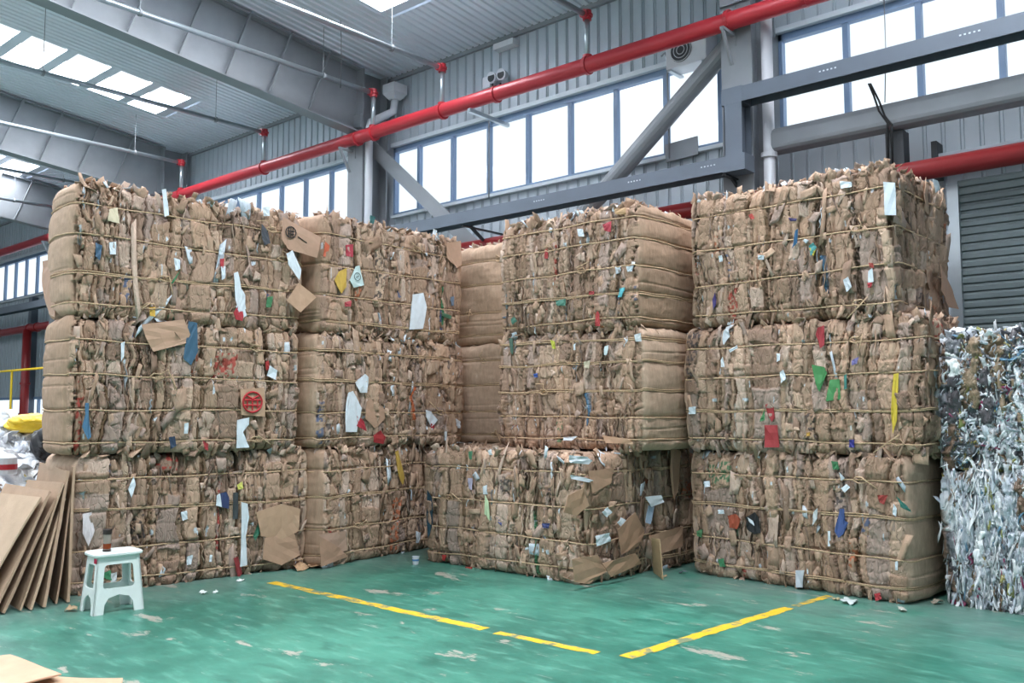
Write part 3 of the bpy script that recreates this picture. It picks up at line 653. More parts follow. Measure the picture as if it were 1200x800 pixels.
BALE = {}
def make_bale(key, name, loc, rz, L, W, H, seed, label, styles='cscs', nice=(1, 1, 0, 0), group='pressed cardboard bales', ntw=4, cat='bale', nflap=75, bow=0.02, top_rag=False, lean=(0, 0), skirt=0):
    """front face centred on the origin, facing -y locally; styles for front, right, back, left"""
    rg = np.random.default_rng(seed); root = empty(name, loc, rz, label, cat, group); root.rotation_euler = (lean[0], lean[1], rz)
    film = styles[0] in 'fb'; r = 0.07; a, b = L / 2, W
    tw = list(np.array([0.09, 0.31, 0.58, 0.83] if ntw == 4 else [0.08, 0.28, 0.49, 0.70, 0.90])[:ntw] * H + rg.uniform(-0.015, 0.015, ntw))
    segs = [((-a + r, 0), (1, 0), L - 2 * r), ((a, r), (0, 1), W - 2 * r), ((a - r, b), (-1, 0), L - 2 * r), ((-a, b - r), (0, -1), W - 2 * r)]
    P2, N2, S, side = [], [], [], []
    for i, (p0, d, ln) in enumerate(segs):
        res = 0.0068 if nice[i] else 0.035; res = res * (2.2 if styles[i] == 's' and nice[i] else 1)
        n = max(3, int(ln / res)); nrm = (d[1], -d[0])
        for t in np.linspace(0, ln, n, endpoint=False): P2.append((p0[0] + d[0] * t, p0[1] + d[1] * t)); N2.append(nrm); S.append(r + t); side.append(i)
        c = (p0[0] + d[0] * ln - nrm[0] * r, p0[1] + d[1] * ln - nrm[1] * r); nk = 9 if nice[i] or nice[(i + 1) % 4] else 3
        for k in range(nk):
            t = (k) / nk * pi / 2; nn = (nrm[0] * cos(t) + d[0] * sin(t), nrm[1] * cos(t) + d[1] * sin(t))
            P2.append((c[0] + nn[0] * r, c[1] + nn[1] * r)); N2.append(nn)
            if t < pi / 4: S.append(r + ln + t * r); side.append(i)
            else: S.append(t * r - pi / 4 * r); side.append((i + 1) % 4)
    P2, N2, S, side = map(np.array, (P2, N2, S, side)); ns = len(S)
    nz = int(H / 0.0095); Z = np.linspace(0, H, nz)
    SS, ZZ = np.meshgrid(S, Z, indexing='ij'); SD = np.repeat(side[:, None], nz, 1)
    h = np.zeros((ns, nz)); C = np.zeros((ns, nz, 3)); tp = np.zeros((ns, nz))
    for i in range(4):
        k = SD == i; ln = (L, W, L, W)[i]
        if not k.any(): continue
        if styles[i] == 's': hh, cc, tt = smoothend(SS[k], ZZ[k], ln, H, seed * 7 + i, tw)
        else: hh, cc, tt = crumple(SS[k], ZZ[k], ln, H, seed * 7 + i, styles[i], tw)
        h[k] = hh; C[k] = cc; tp[k] = tt
    smth = np.isin(SD, [i for i in range(4) if styles[i] == 's'])
    for t in tw: h -= np.where(smth, 0.012, 0.024) * np.exp(-((ZZ - t - 0.008 * vn(SS * 2, ZZ * 0, seed)) / np.where(smth, 0.009, 0.016)) ** 2)
    h += bow * np.sin(np.pi * ZZ / H)
    eb = 0.06 * (np.exp(-(ZZ / 0.025)) + np.exp(-((H - ZZ) / 0.03))); h -= eb * (1 + 0.8 * vn(SS * 9, ZZ * 2, seed + 90))
    h += 0.02 * vn(SS * 1.1, ZZ * 1.3, seed + 91)
    zz = ZZ + (tp + 0.012 * vn(SS * 16, ZZ * 0, seed + 92)) * np.clip((ZZ / H - 0.85) / 0.15, 0, 1)
    V = np.zeros((ns, nz, 3)); V[..., 0] = P2[:, 0, None] + N2[:, 0, None] * h; V[..., 1] = P2[:, 1, None] + N2[:, 1, None] * h; V[..., 2] = zz
    rows = [V[:, j] for j in range(nz)]; cols = [C[:, j] for j in range(nz)]
    cen = np.array([0, W / 2]); ang = np.arctan2(P2[:, 1] - W / 2, P2[:, 0])
    def cap(base, f, z):
        q = base.copy(); q[:, 0] = base[:, 0] * (1 - f); q[:, 1] = W / 2 + (base[:, 1] - W / 2) * (1 - f); q[:, 2] = z; return q
    bot = [cap(rows[0], f, 0.0) for f in (0.98, 0.5)]
    tops = []; tc = []
    for f in (0.03, 0.06, 0.1, 0.15, 0.22, 0.32, 0.45, 0.6, 0.8, 0.98):
        q = cap(rows[-1], f, H); q[:, 2] = H - 0.012 + 0.016 * vn(q[:, 0] * 13, q[:, 1] * 5, seed + 5) - 0.006; tops.append(q)
        tc.append(KRAFT[(np.abs(vn(q[:, 0] * 9, q[:, 1] * 2, seed + 8)) * 40).astype(int) % len(KRAFT)] if not film else FILM[(np.abs(vn(q[:, 0] * 9, q[:, 1] * 9, seed + 8)) * 40).astype(int) % len(FILM)])
    R = np.stack(bot + rows + tops, 1); CC = np.stack([cols[0]] * 2 + cols + tc, 1); nr = R.shape[1]
    idx = np.arange(ns * nr).reshape(ns, nr); nx = np.roll(idx, -1, 0)
    Q = np.stack([idx[:, :-1], nx[:, :-1], nx[:, 1:], idx[:, 1:]], -1).reshape(-1, 4)
    Vs, Qs, Cs = [R.reshape(-1, 3)], [Q], [CC.reshape(-1, 3)]; base_n = ns * nr
    def addS(v, q, c):
        nonlocal base_n
        Vs.append(v); Qs.append(q + base_n); Cs.append(c); base_n += len(v)
    dirs = [((1, 0), (0, -1), (-a, 0), L), ((0, 1), (1, 0), (a, 0), W), ((-1, 0), (0, 1), (a, b), L), ((0, -1), (-1, 0), (-a, b), W)]
    pal, opal = (KRAFT, ODD) if not film else (FILM, FODD)
    for i in range(4):
        if not nice[i]: continue
        (dx, dy), (nx_, ny_), (ox, oy), ln = dirs[i]
        def place(n, off, ztop=False):
            s = rg.uniform(0.03, ln - 0.03, n); z = rg.uniform(0.03, H - 0.03, n) if not ztop else rg.choice([0, 1], n, p=[.4, .6]) * (H - 0.03) + rg.uniform(-0.01, 0.03, n)
            bowv = bow * np.sin(np.pi * np.clip(z / H, 0, 1))
            P = np.stack([ox + dx * s + nx_ * (off + bowv), oy + dy * s + ny_ * (off + bowv), z], 1)
            T = np.tile([dx, dy, 0.0], (n, 1)); B = np.tile([0, 0, 1.0], (n, 1)); N = np.tile([nx_, ny_, 0.0], (n, 1)); return P, T, B, N
        def colr(n, po):
            c = pal[rg.integers(0, len(pal), n)] * rg.normal(1, 0.09, (n, 1)); o = rg.random(n) < po
            c[o] = opal[rg.integers(0, len(opal) if film else 3, o.sum())]; return np.clip(c, 0.01, 0.95)
        smooth_side = styles[i] == 's'
        ratio = ln / L
        if not smooth_side:
            # torn flaps lying on the face
            n = int((nflap if not film else 60) * ratio * (0.8 if styles[i] == 'm' else 1)); P, T, B, N = place(n, 0.006)
            T, B, N = rotframe(T, B, N, rg.normal(0, 0.3, n), rg.normal(0, 0.16, n), rg.normal(0, 0.06, n))
            sc_ = 1.5 if styles[i] == 'm' else 1
            addS(*sheets(P, T, B, N, sc_ * rg.lognormal(math.log(0.045), 0.45, n), sc_ * rg.lognormal(math.log(0.10), 0.5, n), 0.004, rg, colr(n, 0.04 if not film else 0.3)))
            # sheet edges standing out of the face
            n = int(nflap * 1.9 * ratio); P, T, B, N = place(n, -0.006); P[:, 2] = rg.uniform(0.1, H - 0.12, n)
            T, B, N = rotframe(T, B, N, rg.normal(0, 0.10, n), rg.normal(pi / 2 * 0.9, 0.2, n), rg.normal(0, 0.02, n))
            dk = colr(n, 0.03 if not film else 0.3) * rg.choice([0.45, 0.6, 0.85, 1.05], (n, 1))
            addS(*sheets(P, T, B, N, rg.uniform(0.014, 0.032, n), np.minimum(rg.lognormal(math.log(0.14), 0.4, n), 0.3), 0.0045, rg, dk, wig=0.009, jit=0.3, nu=2, nv=7))
        # ragged top and bottom edges
        n = int((46 if not smooth_side else 5) * ratio * (1.5 if top_rag else 1)); P, T, B, N = place(n, -0.02, True)
        T, B, N = rotframe(T, B, N, rg.normal(0, 0.5, n), rg.normal(0, 0.6, n), rg.choice([-1, 1], n) * rg.uniform(0.1, 0.9, n))
        addS(*sheets(P, T, B, N, rg.lognormal(math.log(0.05), 0.4, n), rg.lognormal(math.log(0.075), 0.4, n), 0.004, rg, colr(n, 0.06 if not film else 0.3)))
        if top_rag:
            n = int(90 * ratio); P, T, B, N = place(n, -0.06, True); P[:, 2] = H + rg.uniform(-0.015, 0.025, n); P[:, 0] -= nx_ * rg.uniform(0, 0.25, n); P[:, 1] -= ny_ * rg.uniform(0, 0.25, n)
            T, B, N = rotframe(T, B, N, rg.normal(0, 1.2, n), rg.normal(0, 0.7, n), rg.normal(0.9, 0.7, n))
            addS(*sheets(P, T, B, N, rg.lognormal(math.log(0.05), 0.4, n), rg.lognormal(math.log(0.07), 0.25, n), 0.004, rg, colr(n, 0.08 if not film else 0.3)))
        if film:
            n = int(1300 * ratio); P, T, B, N = place(n, 0.012)
            T, B, N = rotframe(T, B, N, rg.normal(0, 0.22 if styles[0] == 'f' else 0.8, n), rg.normal(0, 0.6, n), rg.normal(0, 0.12, n))
            c = colr(n, 0.16 if styles[0] == 'f' else 0.38)
            addS(*sheets(P, T, B, N, rg.lognormal(math.log(0.014), 0.5, n), rg.lognormal(math.log(0.15 if styles[0] == 'f' else 0.075), 0.45, n), 0.003, rg, c, wig=0.012, nu=3, nv=7, curl=0.5))
    al = np.where(smth, 0.0, 0.5); AA = np.concatenate([al[:, :1]] * 2 + [al] + [al[:, -1:] * 0.5] * len(tops), 1).reshape(-1)
    A = np.concatenate([AA] + [np.full(len(v), 0.25) for v in Vs[1:]])
    me = fastmesh('body', np.concatenate(Vs), np.concatenate(Qs), np.concatenate(Cs), A=A)
    link('pressed_cardboard' if not film else 'pressed_film', me, M['film' if film else 'cardboard'], root)
    # twine
    if not film:
        for t in tw:
            m1 = MB(); pts = []; nrm = []
            ph = rg.uniform(0, 6); tilt = rg.normal(0, 0.008)
            st = max(1, ns // 150)
            for k in range(0, ns, st):
                wob = 0.008 * vn(np.array([S[k] * 2.0]), np.array([0.0]), seed)[0] + 0.004 * sin(S[k] * 9 + ph) + tilt * P2[k, 0]
                off = 0.012 + (0.035 * sin(pi * min(max(S[k] / W, 0), 1)) - 0.006 if styles[side[k]] == 's' else 0.0) + bow * sin(pi * t / H) + 0.003 * sin(S[k] * 23)
                off += 0.02 * vn(np.array([S[k] * 1.1]), np.array([t * 1.3]), seed + 91)[0]
                pts.append((P2[k, 0] + N2[k, 0] * off, P2[k, 1] + N2[k, 1] * off, t + wob))
            pts.append(pts[0]); m1.tube(pts, 0.0065, 5, cap=False)
            if rg.random() < 0.3: m1.tube([(x_ * 1.002, y_ - 0.004, z_ + 0.014 + 0.006 * sin(x_ * 5 + ph)) for x_, y_, z_ in pts], 0.005, 5, cap=False)
            tw_o = m1.build('baling_twine', M['twine'], root, smooth=True)
            if rg.random() < 0.6:     # knot with loose tails on the front
                x = rg.uniform(-a * 0.8, a * 0.8); y = -bow - 0.02; m1 = MB(); q = lambda dx, dy, dz: (x + dx, y + dy, t + dz)
                m1.tube([q(-0.06, 0, 0), q(-0.03, -0.015, 0.03), q(0.03, -0.02, 0.03), q(0.06, -0.01, -0.01), q(0.0, -0.02, -0.02), q(-0.05, -0.01, 0.0)], 0.006, 5)
                m1.tube([q(0, -0.015, 0), q(rg.uniform(-.1, .1), -0.03, rg.uniform(0.03, 0.09)), q(rg.uniform(-.2, .2), -0.035, rg.uniform(-.14, .14))], 0.0055, 5)
                m1.build('knot', M['twine'], tw_o, smooth=True)
    BALE[key] = dict(root=root, L=L, W=W, H=H, bow=bow)
    return root

def xy_rot(c0, c1):
    """front-left and front-right ground corners as seen when facing the front -> centre, rotation"""
    c0, c1 = np.array(c0), np.array(c1); d = c1 - c0; return ((c0 + c1) / 2, math.atan2(d[1], d[0]), float(np.hypot(*d)))
def stack(key, name, corners, z, W, H, seed, label, **k):
    c, rz, L = xy_rot(*corners); return make_bale(key, name, (c[0], c[1], z), rz, L, W, H, seed, label, **k)
G1 = 'cardboard bales, left stack'
# left stack (A): long face towards +X, smooth end towards the camera side
HA = 1.16
stack('A1', 'cardboard_bale', ((-7.70, 3.24), (-7.44, 5.36)), 0.0, 0.8, HA, 11, 'bottom cardboard bale of the leftmost stack, behind the white stool', nice=(1, 1, 0, 1), ntw=4)
stack('A2', 'cardboard_bale', ((-7.66, 3.14), (-7.42, 5.22)), HA, 0.66, HA, 12, 'middle cardboard bale of the leftmost stack, with a round red stamp and blue scrap', nice=(1, 1, 0, 1), ntw=4)
stack('A3', 'cardboard_bale', ((-7.66, 3.14), (-7.42, 5.24)), 2 * HA, 0.66, HA, 13, 'top cardboard bale of the leftmost stack, tallest at the picture left', nice=(1, 1, 0, 1), ntw=4, top_rag=True)
stack('B1', 'cardboard_bale', ((-7.28, 5.46), (-7.50, 7.50)), 0.0, 1.1, HA, 21, 'bottom cardboard bale of the second stack from left, above the white cup', nice=(1, 0, 0, 1))
stack('B2', 'cardboard_bale', ((-7.34, 5.40), (-7.40, 7.52)), HA, 1.1, HA, 22, 'middle cardboard bale of the second stack from left, with white box scraps', nice=(1, 1, 0, 1))
stack('B3', 'cardboard_bale', ((-7.36, 5.44), (-7.38, 7.46)), 2 * HA, 1.1, HA + 0.06, 23, 'top cardboard bale of the second stack from left, with yellow and red scraps', nice=(1, 1, 0, 1), top_rag=True)
# end-on stack seen in the gap (D)
for k, (z, lab) in enumerate(((0, 'bottom bale of the end-on stack hidden behind the two middle stacks'), (HA, 'middle bale of the end-on stack in the gap, plain brown end in shade'), (2 * HA, 'top bale of the end-on stack in the gap, plain brown boxes'))):
    make_bale('D%d' % (k + 1), 'cardboard_bale', (-7.08, 7.68 + 0.03 * k, z), 0.02 * (k - 1), 1.3, 2.0, HA + 0.03 * (k == 2), 31 + k, lab, styles='scsc', nice=(1, 0, 0, 0), top_rag=(k == 2))
# middle stack (C)
stack('C1', 'cardboard_bale', ((-6.84, 6.44), (-4.80, 6.42)), 0.0, 1.1, HA, 41, 'bottom cardboard bale of the middle stack, widest and jutting forward with torn boxes', styles='cmcm', nice=(1, 1, 0, 1), ntw=4)
make_bale('C0', 'cardboard_bale', (-5.72, 7.60, 0), 0.0, 2.0, 1.1, HA, 42, 'low cardboard bale behind the bottom bale of the middle stack', styles='cmcm', nice=(0, 1, 0, 0))
stack('C2', 'cardboard_bale', ((-6.33, 7.0), (-4.56, 7.0)), HA, 1.08, HA, 43, 'middle cardboard bale of the middle stack, its smooth brown end turned right', nice=(1, 1, 0, 1), ntw=5)
stack('C3', 'cardboard_bale', ((-6.28, 6.98), (-4.58, 6.98)), 2 * HA, 1.1, HA, 44, 'top cardboard bale of the middle stack, its smooth brown end turned right', nice=(1, 1, 0, 1), ntw=5, top_rag=True)
# right stack (E)
stack('E1', 'cardboard_bale', ((-4.42, 7.62), (-2.40, 7.46)), 0.0, 0.95, HA, 51, 'bottom cardboard bale of the right-hand stack, with a smooth plain end', nice=(1, 1, 0, 1), ntw=4)
stack('E2', 'cardboard_bale', ((-4.40, 7.52), (-2.24, 7.52)), HA, 1.0, HA, 52, 'middle cardboard bale of the right-hand stack, with green and red printed boxes', styles='cmcs', nice=(1, 1, 0, 1))
stack('E3', 'cardboard_bale', ((-4.34, 7.56), (-2.44, 7.52)), 2 * HA, 1.35, HA + 0.09, 53, 'top cardboard bale of the right-hand stack, below the broad column', styles='cmcs', nice=(1, 1, 0, 1), top_rag=True)
# plastic film bales
stack('W1', 'film_bale', ((-2.17, 7.72), (-0.3, 7.62)), 0.0, 1.2, 1.06, 61, 'lower white plastic film bale at the right edge of the picture', styles='ffff', nice=(1, 0, 0, 1), group='pressed film bales')
stack('W2', 'film_bale', ((-2.20, 7.74), (-0.3, 7.66)), 1.06, 1.2, 1.08, 62, 'upper film bale at the right edge, brown and white plastic mixed', styles='bfff', nice=(1, 0, 0, 1), group='pressed film bales', top_rag=True)

# scraps and printed panels lying on a bale face, placed on that face
def scrap(key, pts, rgb, name='paper_scrap', label=None, off=0.03, side='front', marks=None):
    B = BALE[key]; root = B['root']; bpy.context.view_layer.update(); mw = root.matrix_world; R3 = mw.to_3x3()
    if side == 'front': n = R3 @ Vector((0, -1, 0)); p0 = mw @ Vector((0, -B['bow'] - off, 0))
    elif side == 'right': n = R3 @ Vector((1, 0, 0)); p0 = mw @ Vector((B['L'] / 2 + B['bow'] + off, 0, 0))
    else: n = R3 @ Vector((-1, 0, 0)); p0 = mw @ Vector((-B['L'] / 2 - off, 0, 0))
    inv = mw.inverted(); n_ = np.array(n)
    W3 = [inv @ Vector(onplane(x, y, p0, n_)) for x, y in pts]
    bm = bmesh.new(); vs = [bm.verts.new(v) for v in W3]; f = bm.faces.new(vs)
    bmesh.ops.triangulate(bm, faces=[f]); bmesh.ops.subdivide_edges(bm, edges=bm.edges[:], cuts=2, use_grid_fill=True)
    rr = random.Random(int(pts[0][0] * 7 + pts[0][1])); nl = inv.to_3x3() @ n
    for v in bm.verts: v.co += nl * rr.uniform(-0.006, 0.006)
    ext = bmesh.ops.extrude_face_region(bm, geom=bm.faces[:]); 
    for e in ext['geom']:
        if isinstance(e, bmesh.types.BMVert): e.co -= nl * 0.004
    bmesh.ops.recalc_face_normals(bm, faces=bm.faces)
    me = bpy.data.meshes.new(name); bm.to_mesh(me); bm.free()
    mm = solid('scrap_%d_%d_%d' % tuple(rgb), rgb) if not bpy.data.materials.get('scrap_%d_%d_%d' % tuple(rgb)) else bpy.data.materials['scrap_%d_%d_%d' % tuple(rgb)]
    return link(name, me, mm, root, label=label)
WH = (214, 222, 232)
def S(key, rgb, *pts, **k):
    m_ = sum(rgb) / 3; rgb = (rgb[0] + 2, rgb[1] - 4, rgb[2] + 4) if k.get('name') == 'cardboard_flap' else tuple(int(0.8 * c + 0.2 * m_) for c in rgb)
    return scrap(key, pts, rgb, **k)
# A3
S('A3', WH, (274, 320), (279, 318), (283, 338), (287, 345), (288, 362), (280, 366), (276, 350), label='long white paper')
S('A3', (190, 40, 50), (274, 366), (280, 357), (286, 368), (284, 376), (276, 374)); S('A3', WH, (276, 358), (286, 358), (289, 370), (283, 373))
S('A3', (70, 72, 82), (307, 262), (314, 270), (317, 285), (310, 287), (306, 275)); S('A3', WH, (308, 243), (316, 242), (316, 253), (309, 253))
S('A3', WH, (190, 222), (195, 221), (198, 252), (193, 254)); S('A3', (62, 98, 130), (112, 284), (120, 288), (117, 305), (112, 300))
S('A3', WH, (128, 284), (136, 283), (136, 298), (129, 298)); S('A3', (60, 140, 90), (205, 325), (212, 316), (203, 332), (199, 332)); S('A3', WH, (204, 302), (211, 304), (211, 315), (206, 317))
S('A3', (222, 170, 50), (175, 360), (182, 360), (182, 371), (176, 370)); S('A3', WH, (258, 290), (261, 290), (261, 298), (257, 298)); S('A3', (190, 40, 50), (258, 303), (263, 303), (262, 314), (258, 312)); S('A3', WH, (259, 312), (264, 312), (264, 326), (260, 328))
S('A3', (60, 130, 80), (313, 348), (320, 347), (318, 360), (312, 360)); S('A3', (226, 205, 170), (128, 245), (138, 243), (140, 262), (126, 258))
S('A3', (176, 146, 116), (332, 254), (376, 278), (372, 302), (338, 292), (330, 280), name='cardboard_flap', off=0.10, label='folded box panel with a dark round mark')
S('A3', WH, (336, 297), (343, 293), (353, 316), (351, 328), (338, 310), off=0.10, label='white printed sheet')
S('A3', (186, 156, 122), (350, 331), (371, 348), (352, 366), (336, 352), name='cardboard_flap', off=0.10, label='square loose box panel')
S('A3', (172, 142, 112), (50, 306), (63, 303), (64, 372), (58, 368), (52, 350), (49, 328), name='cardboard_flap', off=0.05, side='left')
def printed_ring(key, px, off, r, rgb, strokes, side='front'):
    B = BALE[key]; bpy.context.view_layer.update(); mw = B['root'].matrix_world; n = mw.to_3x3() @ Vector((0, -1, 0)); inv = mw.inverted()
    c = inv @ Vector(onplane(*px, mw @ Vector((0, -B['bow'] - off, 0)), np.array(n))); m1 = MB()
    m1.tube([(c.x + r * cos(t), c.y, c.z + r * sin(t)) for t in np.linspace(0, 2 * pi, 22)], r * 0.10, 4)
    for (x0, z0, x1, z1) in strokes: m1.tube([(c.x + x0 * r, c.y, c.z + z0 * r), (c.x + x1 * r, c.y, c.z + z1 * r)], r * 0.09, 4)
    m1.build('printed_mark', solid('ink_%s' % key, rgb), B['root'])
printed_ring('A3', (341, 272), 0.108, 0.055, (60, 52, 50), [(-.7, .2, .7, .2), (-.6, -.3, .6, -.3), (0, -.9, 0, .9), (-.4, .8, -.4, -.8), (.4, .8, .4, -.8), (1.4, -.6, 3.2, -1.5)])
# A2
S('A2', (180, 150, 118), (166, 380), (216, 374), (223, 392), (218, 402), (180, 412), (172, 398), name='cardboard_flap', label='broad plain box panel')
S('A2', (54, 96, 128), (221, 376), (231, 378), (232, 412), (224, 428), (215, 420), (218, 400), name='plastic_scrap', label='blue plastic scrap')
S('A2', WH, (142, 402), (146, 400), (145, 418), (142, 424)); S('A2', WH, (278, 492), (292, 489), (292, 497), (285, 506), (292, 524), (277, 525), label='white paper corner')
S('A2', (40, 60, 90), (198, 512), (205, 511), (207, 522), (200, 526)); S('A2', (180, 46, 50), (238, 516), (244, 520), (244, 528), (240, 526)); S('A2', WH, (316, 428), (325, 434), (323, 445), (313, 440)); S('A2', (190, 40, 40), (311, 424), (315, 422), (316, 432), (312, 434)); S('A2', WH, (216, 496), (221, 495), (220, 508), (216, 508))
S('A2', (70, 120, 160), (100, 472), (104, 472), (104, 488), (107, 512), (103, 515), (96, 500), (100, 492), label='blue printing')
# round red stamp on A2
def stamp():
    B = BALE['A2']; root = B['root']; bpy.context.view_layer.update(); mw = root.matrix_world; n = mw.to_3x3() @ Vector((0, -1, 0)); inv = mw.inverted()
    p0 = mw @ Vector((0, -B['bow'] - 0.028, 0)); S('A2', (186, 158, 124), (282, 456), (310, 454), (311, 488), (283, 486), name='cardboard_flap')
    p0 = mw @ Vector((0, -B['bow'] - 0.042, 0)); c = inv @ Vector(onplane(296, 471, p0, np.array(n))); r = 0.095; m1 = MB()
    circ = lambda rr, a0=0, a1=2 * pi: [(c.x + rr * cos(t), c.y, c.z + rr * sin(t)) for t in np.linspace(a0, a1, 26)]
    m1.tube(circ(r), 0.009, 4)
    for k in range(3): m1.tube([(c.x + (k - 1) * 0.05, c.y, c.z - 0.075 + 0.02 * (k != 1)), (c.x + (k - 1) * 0.05, c.y, c.z + 0.02)], 0.008, 4)
    m1.tube([(c.x - 0.08, c.y, c.z + 0.02), (c.x + 0.08, c.y, c.z + 0.02)], 0.008, 4); m1.tube([(c.x - 0.06, c.y, c.z + 0.06), (c.x, c.y, c.z + 0.03), (c.x + 0.06, c.y, c.z + 0.06)], 0.008, 4)
    m1.tube([(c.x - 0.08, c.y, c.z - 0.03), (c.x + 0.08, c.y, c.z - 0.03)], 0.007, 4)
    m1.build('round_stamp', solid('stamp_red', (190, 40, 50)), root, label='round red emblem')
stamp()
# A1
S('A1', WH, (283, 588), (290, 590), (292, 606), (288, 628), (290, 662), (281, 664), (283, 640), label='long white paper strip'); S('A1', (46, 60, 110), (258, 578), (265, 576), (269, 583), (268, 596), (260, 594)); S('A1', WH, (254, 580), (258, 578), (260, 594), (253, 592))
S('A1', (60, 64, 70), (273, 577), (279, 577), (279, 608), (273, 608)); S('A1', WH, (150, 573), (157, 558), (159, 568), (154, 583)); S('A1', WH, (212, 600), (219, 598), (220, 608), (214, 610)); S('A1', WH, (219, 652), (226, 650), (224, 661), (219, 662))
S('A1', (50, 120, 90), (297, 628), (305, 606), (306, 622), (299, 633)); S('A1', (150, 40, 44), (274, 654), (279, 652), (284, 672), (279, 677)); S('A1', (216, 214, 90), (278, 568), (284, 564), (285, 572), (279, 574)); S('A1', (55, 140, 90), (118, 672), (130, 668), (132, 680), (124, 678)); S('A1', WH, (246, 650), (249, 650), (248, 658), (245, 658))
S('A1', (224, 212, 216), (97, 602), (107, 600), (111, 622), (104, 640), (97, 625), label='pinkish plastic film'); S('A1', (200, 204, 208), (130, 672), (137, 670), (136, 686), (130, 684))
S('A1', (182, 154, 120), (300, 600), (330, 590), (352, 596), (350, 622), (330, 632), (306, 628), name='cardboard_flap', off=0.05); S('A1', (178, 148, 116), (310, 630), (345, 625), (352, 650), (330, 662), (308, 655), name='cardboard_flap', off=0.05)
# B3
S('B3', WH, (484, 345), (496, 343), (500, 360), (496, 385), (480, 386), (482, 362), label='large white paper sheet'); S('B3', (196, 220, 220), (417, 312), (421, 311), (427, 334), (415, 337), (410, 328), label='pale green bag scrap'); S('B3', (216, 170, 60), (397, 318), (406, 314), (406, 336), (400, 344), (392, 328), label='yellow film scrap')
S('B3', (214, 92, 56), (381, 283), (386, 288), (384, 302), (379, 300)); S('B3', (196, 50, 70), (405, 287), (414, 286), (414, 301), (406, 300)); S('B3', WH, (508, 268), (512, 270), (511, 275), (507, 274)); S('B3', (52, 110, 110), (434, 252), (440, 254), (438, 262), (433, 261)); S('B3', (190, 60, 70), (404, 354), (412, 352), (411, 359), (404, 359)); S('B3', (90, 112, 140), (528, 348), (532, 347), (532, 358), (529, 358)); S('B3', (70, 120, 90), (518, 366), (530, 370), (528, 374), (518, 370))
S('B3', (178, 150, 120), (523, 285), (540, 282), (541, 310), (536, 314), (524, 302), name='cardboard_flap')
printed_ring('B3', (419, 324), 0.042, 0.04, (70, 90, 96), [(-.4, -.2, .4, .2)])
# B2
S('B2', WH, (408, 460), (414, 458), (424, 478), (418, 506), (405, 506), (405, 480), label='white box panel'); S('B2', (190, 40, 55), (416, 484), (427, 494), (430, 505), (420, 500), (416, 498)); S('B2', WH, (416, 448), (428, 438), (432, 442), (430, 460), (422, 460)); S('B2', (178, 40, 44), (438, 510), (446, 504), (452, 512), (450, 520), (438, 518))
S('B2', WH, (499, 480), (505, 482), (513, 492), (506, 500), (500, 490)); S('B2', (190, 40, 50), (505, 496), (509, 498), (508, 504), (505, 503)); S('B2', WH, (534, 490), (540, 494), (539, 502), (533, 500)); S('B2', (176, 148, 118), (430, 470), (446, 462), (452, 490), (440, 502), (428, 490), name='cardboard_flap'); S('B2', WH, (521, 506), (524, 505), (524, 516), (521, 516))
S('B2', (190, 164, 132), (342, 405), (361, 405), (361, 432), (343, 430), name='cardboard_flap', side='left', label='pale square box panel')
# B1
S('B1', (206, 160, 60), (463, 530), (467, 527), (474, 560), (472, 568), (468, 560)); S('B1', (178, 152, 126), (374, 626), (405, 622), (407, 645), (380, 650), name='cardboard_flap'); S('B1', WH, (488, 622), (493, 624), (491, 636), (488, 636)); S('B1', (172, 142, 112), (374, 628), (396, 640), (408, 652), (376, 664), name='cardboard_flap', off=0.07)
# C3
S('C3', (188, 40, 58), (706, 263), (716, 259), (716, 272), (708, 270)); S('C3', WH, (676, 268), (683, 268), (684, 277), (678, 277)); S('C3', (70, 175, 190), (726, 338), (733, 336), (728, 348), (724, 348)); S('C3', (178, 44, 50), (690, 341), (696, 341), (696, 345), (690, 345)); S('C3', (188, 48, 50), (699, 362), (702, 368), (703, 382), (697, 382)); S('C3', (176, 44, 44), (639, 290), (642, 290), (642, 303), (638, 303)); S('C3', WH, (734, 312), (741, 312), (740, 318), (735, 318)); S('C3', (70, 130, 110), (651, 352), (663, 350), (662, 358), (652, 358)); S('C3', (60, 120, 100), (598, 374), (602, 371), (606, 376), (600, 380)); S('C3', (192, 160, 112), (720, 245), (734, 243), (733, 251), (721, 251), name='cardboard_flap')
# C2
S('C2', (206, 208, 60), (645, 398), (650, 400), (651, 409), (647, 408)); S('C2', (40, 80, 170), (625, 438), (630, 437), (630, 442), (626, 442)); S('C2', (205, 220, 224), (708, 406), (713, 404), (711, 416), (708, 416)); S('C2', (200, 206, 212), (743, 392), (751, 390), (751, 400), (745, 400)); S('C2', (64, 100, 84), (596, 396), (601, 396), (601, 416), (598, 412)); S('C2', WH, (672, 404), (674, 402), (674, 410), (672, 410)); S('C2', (205, 190, 160), (684, 424), (692, 422), (690, 432), (685, 430)); S('C2', WH, (660, 512), (677, 511), (670, 516), (660, 516)); S('C2', (190, 160, 124), (706, 510), (736, 514), (742, 520), (710, 519), name='cardboard_flap', off=0.06)
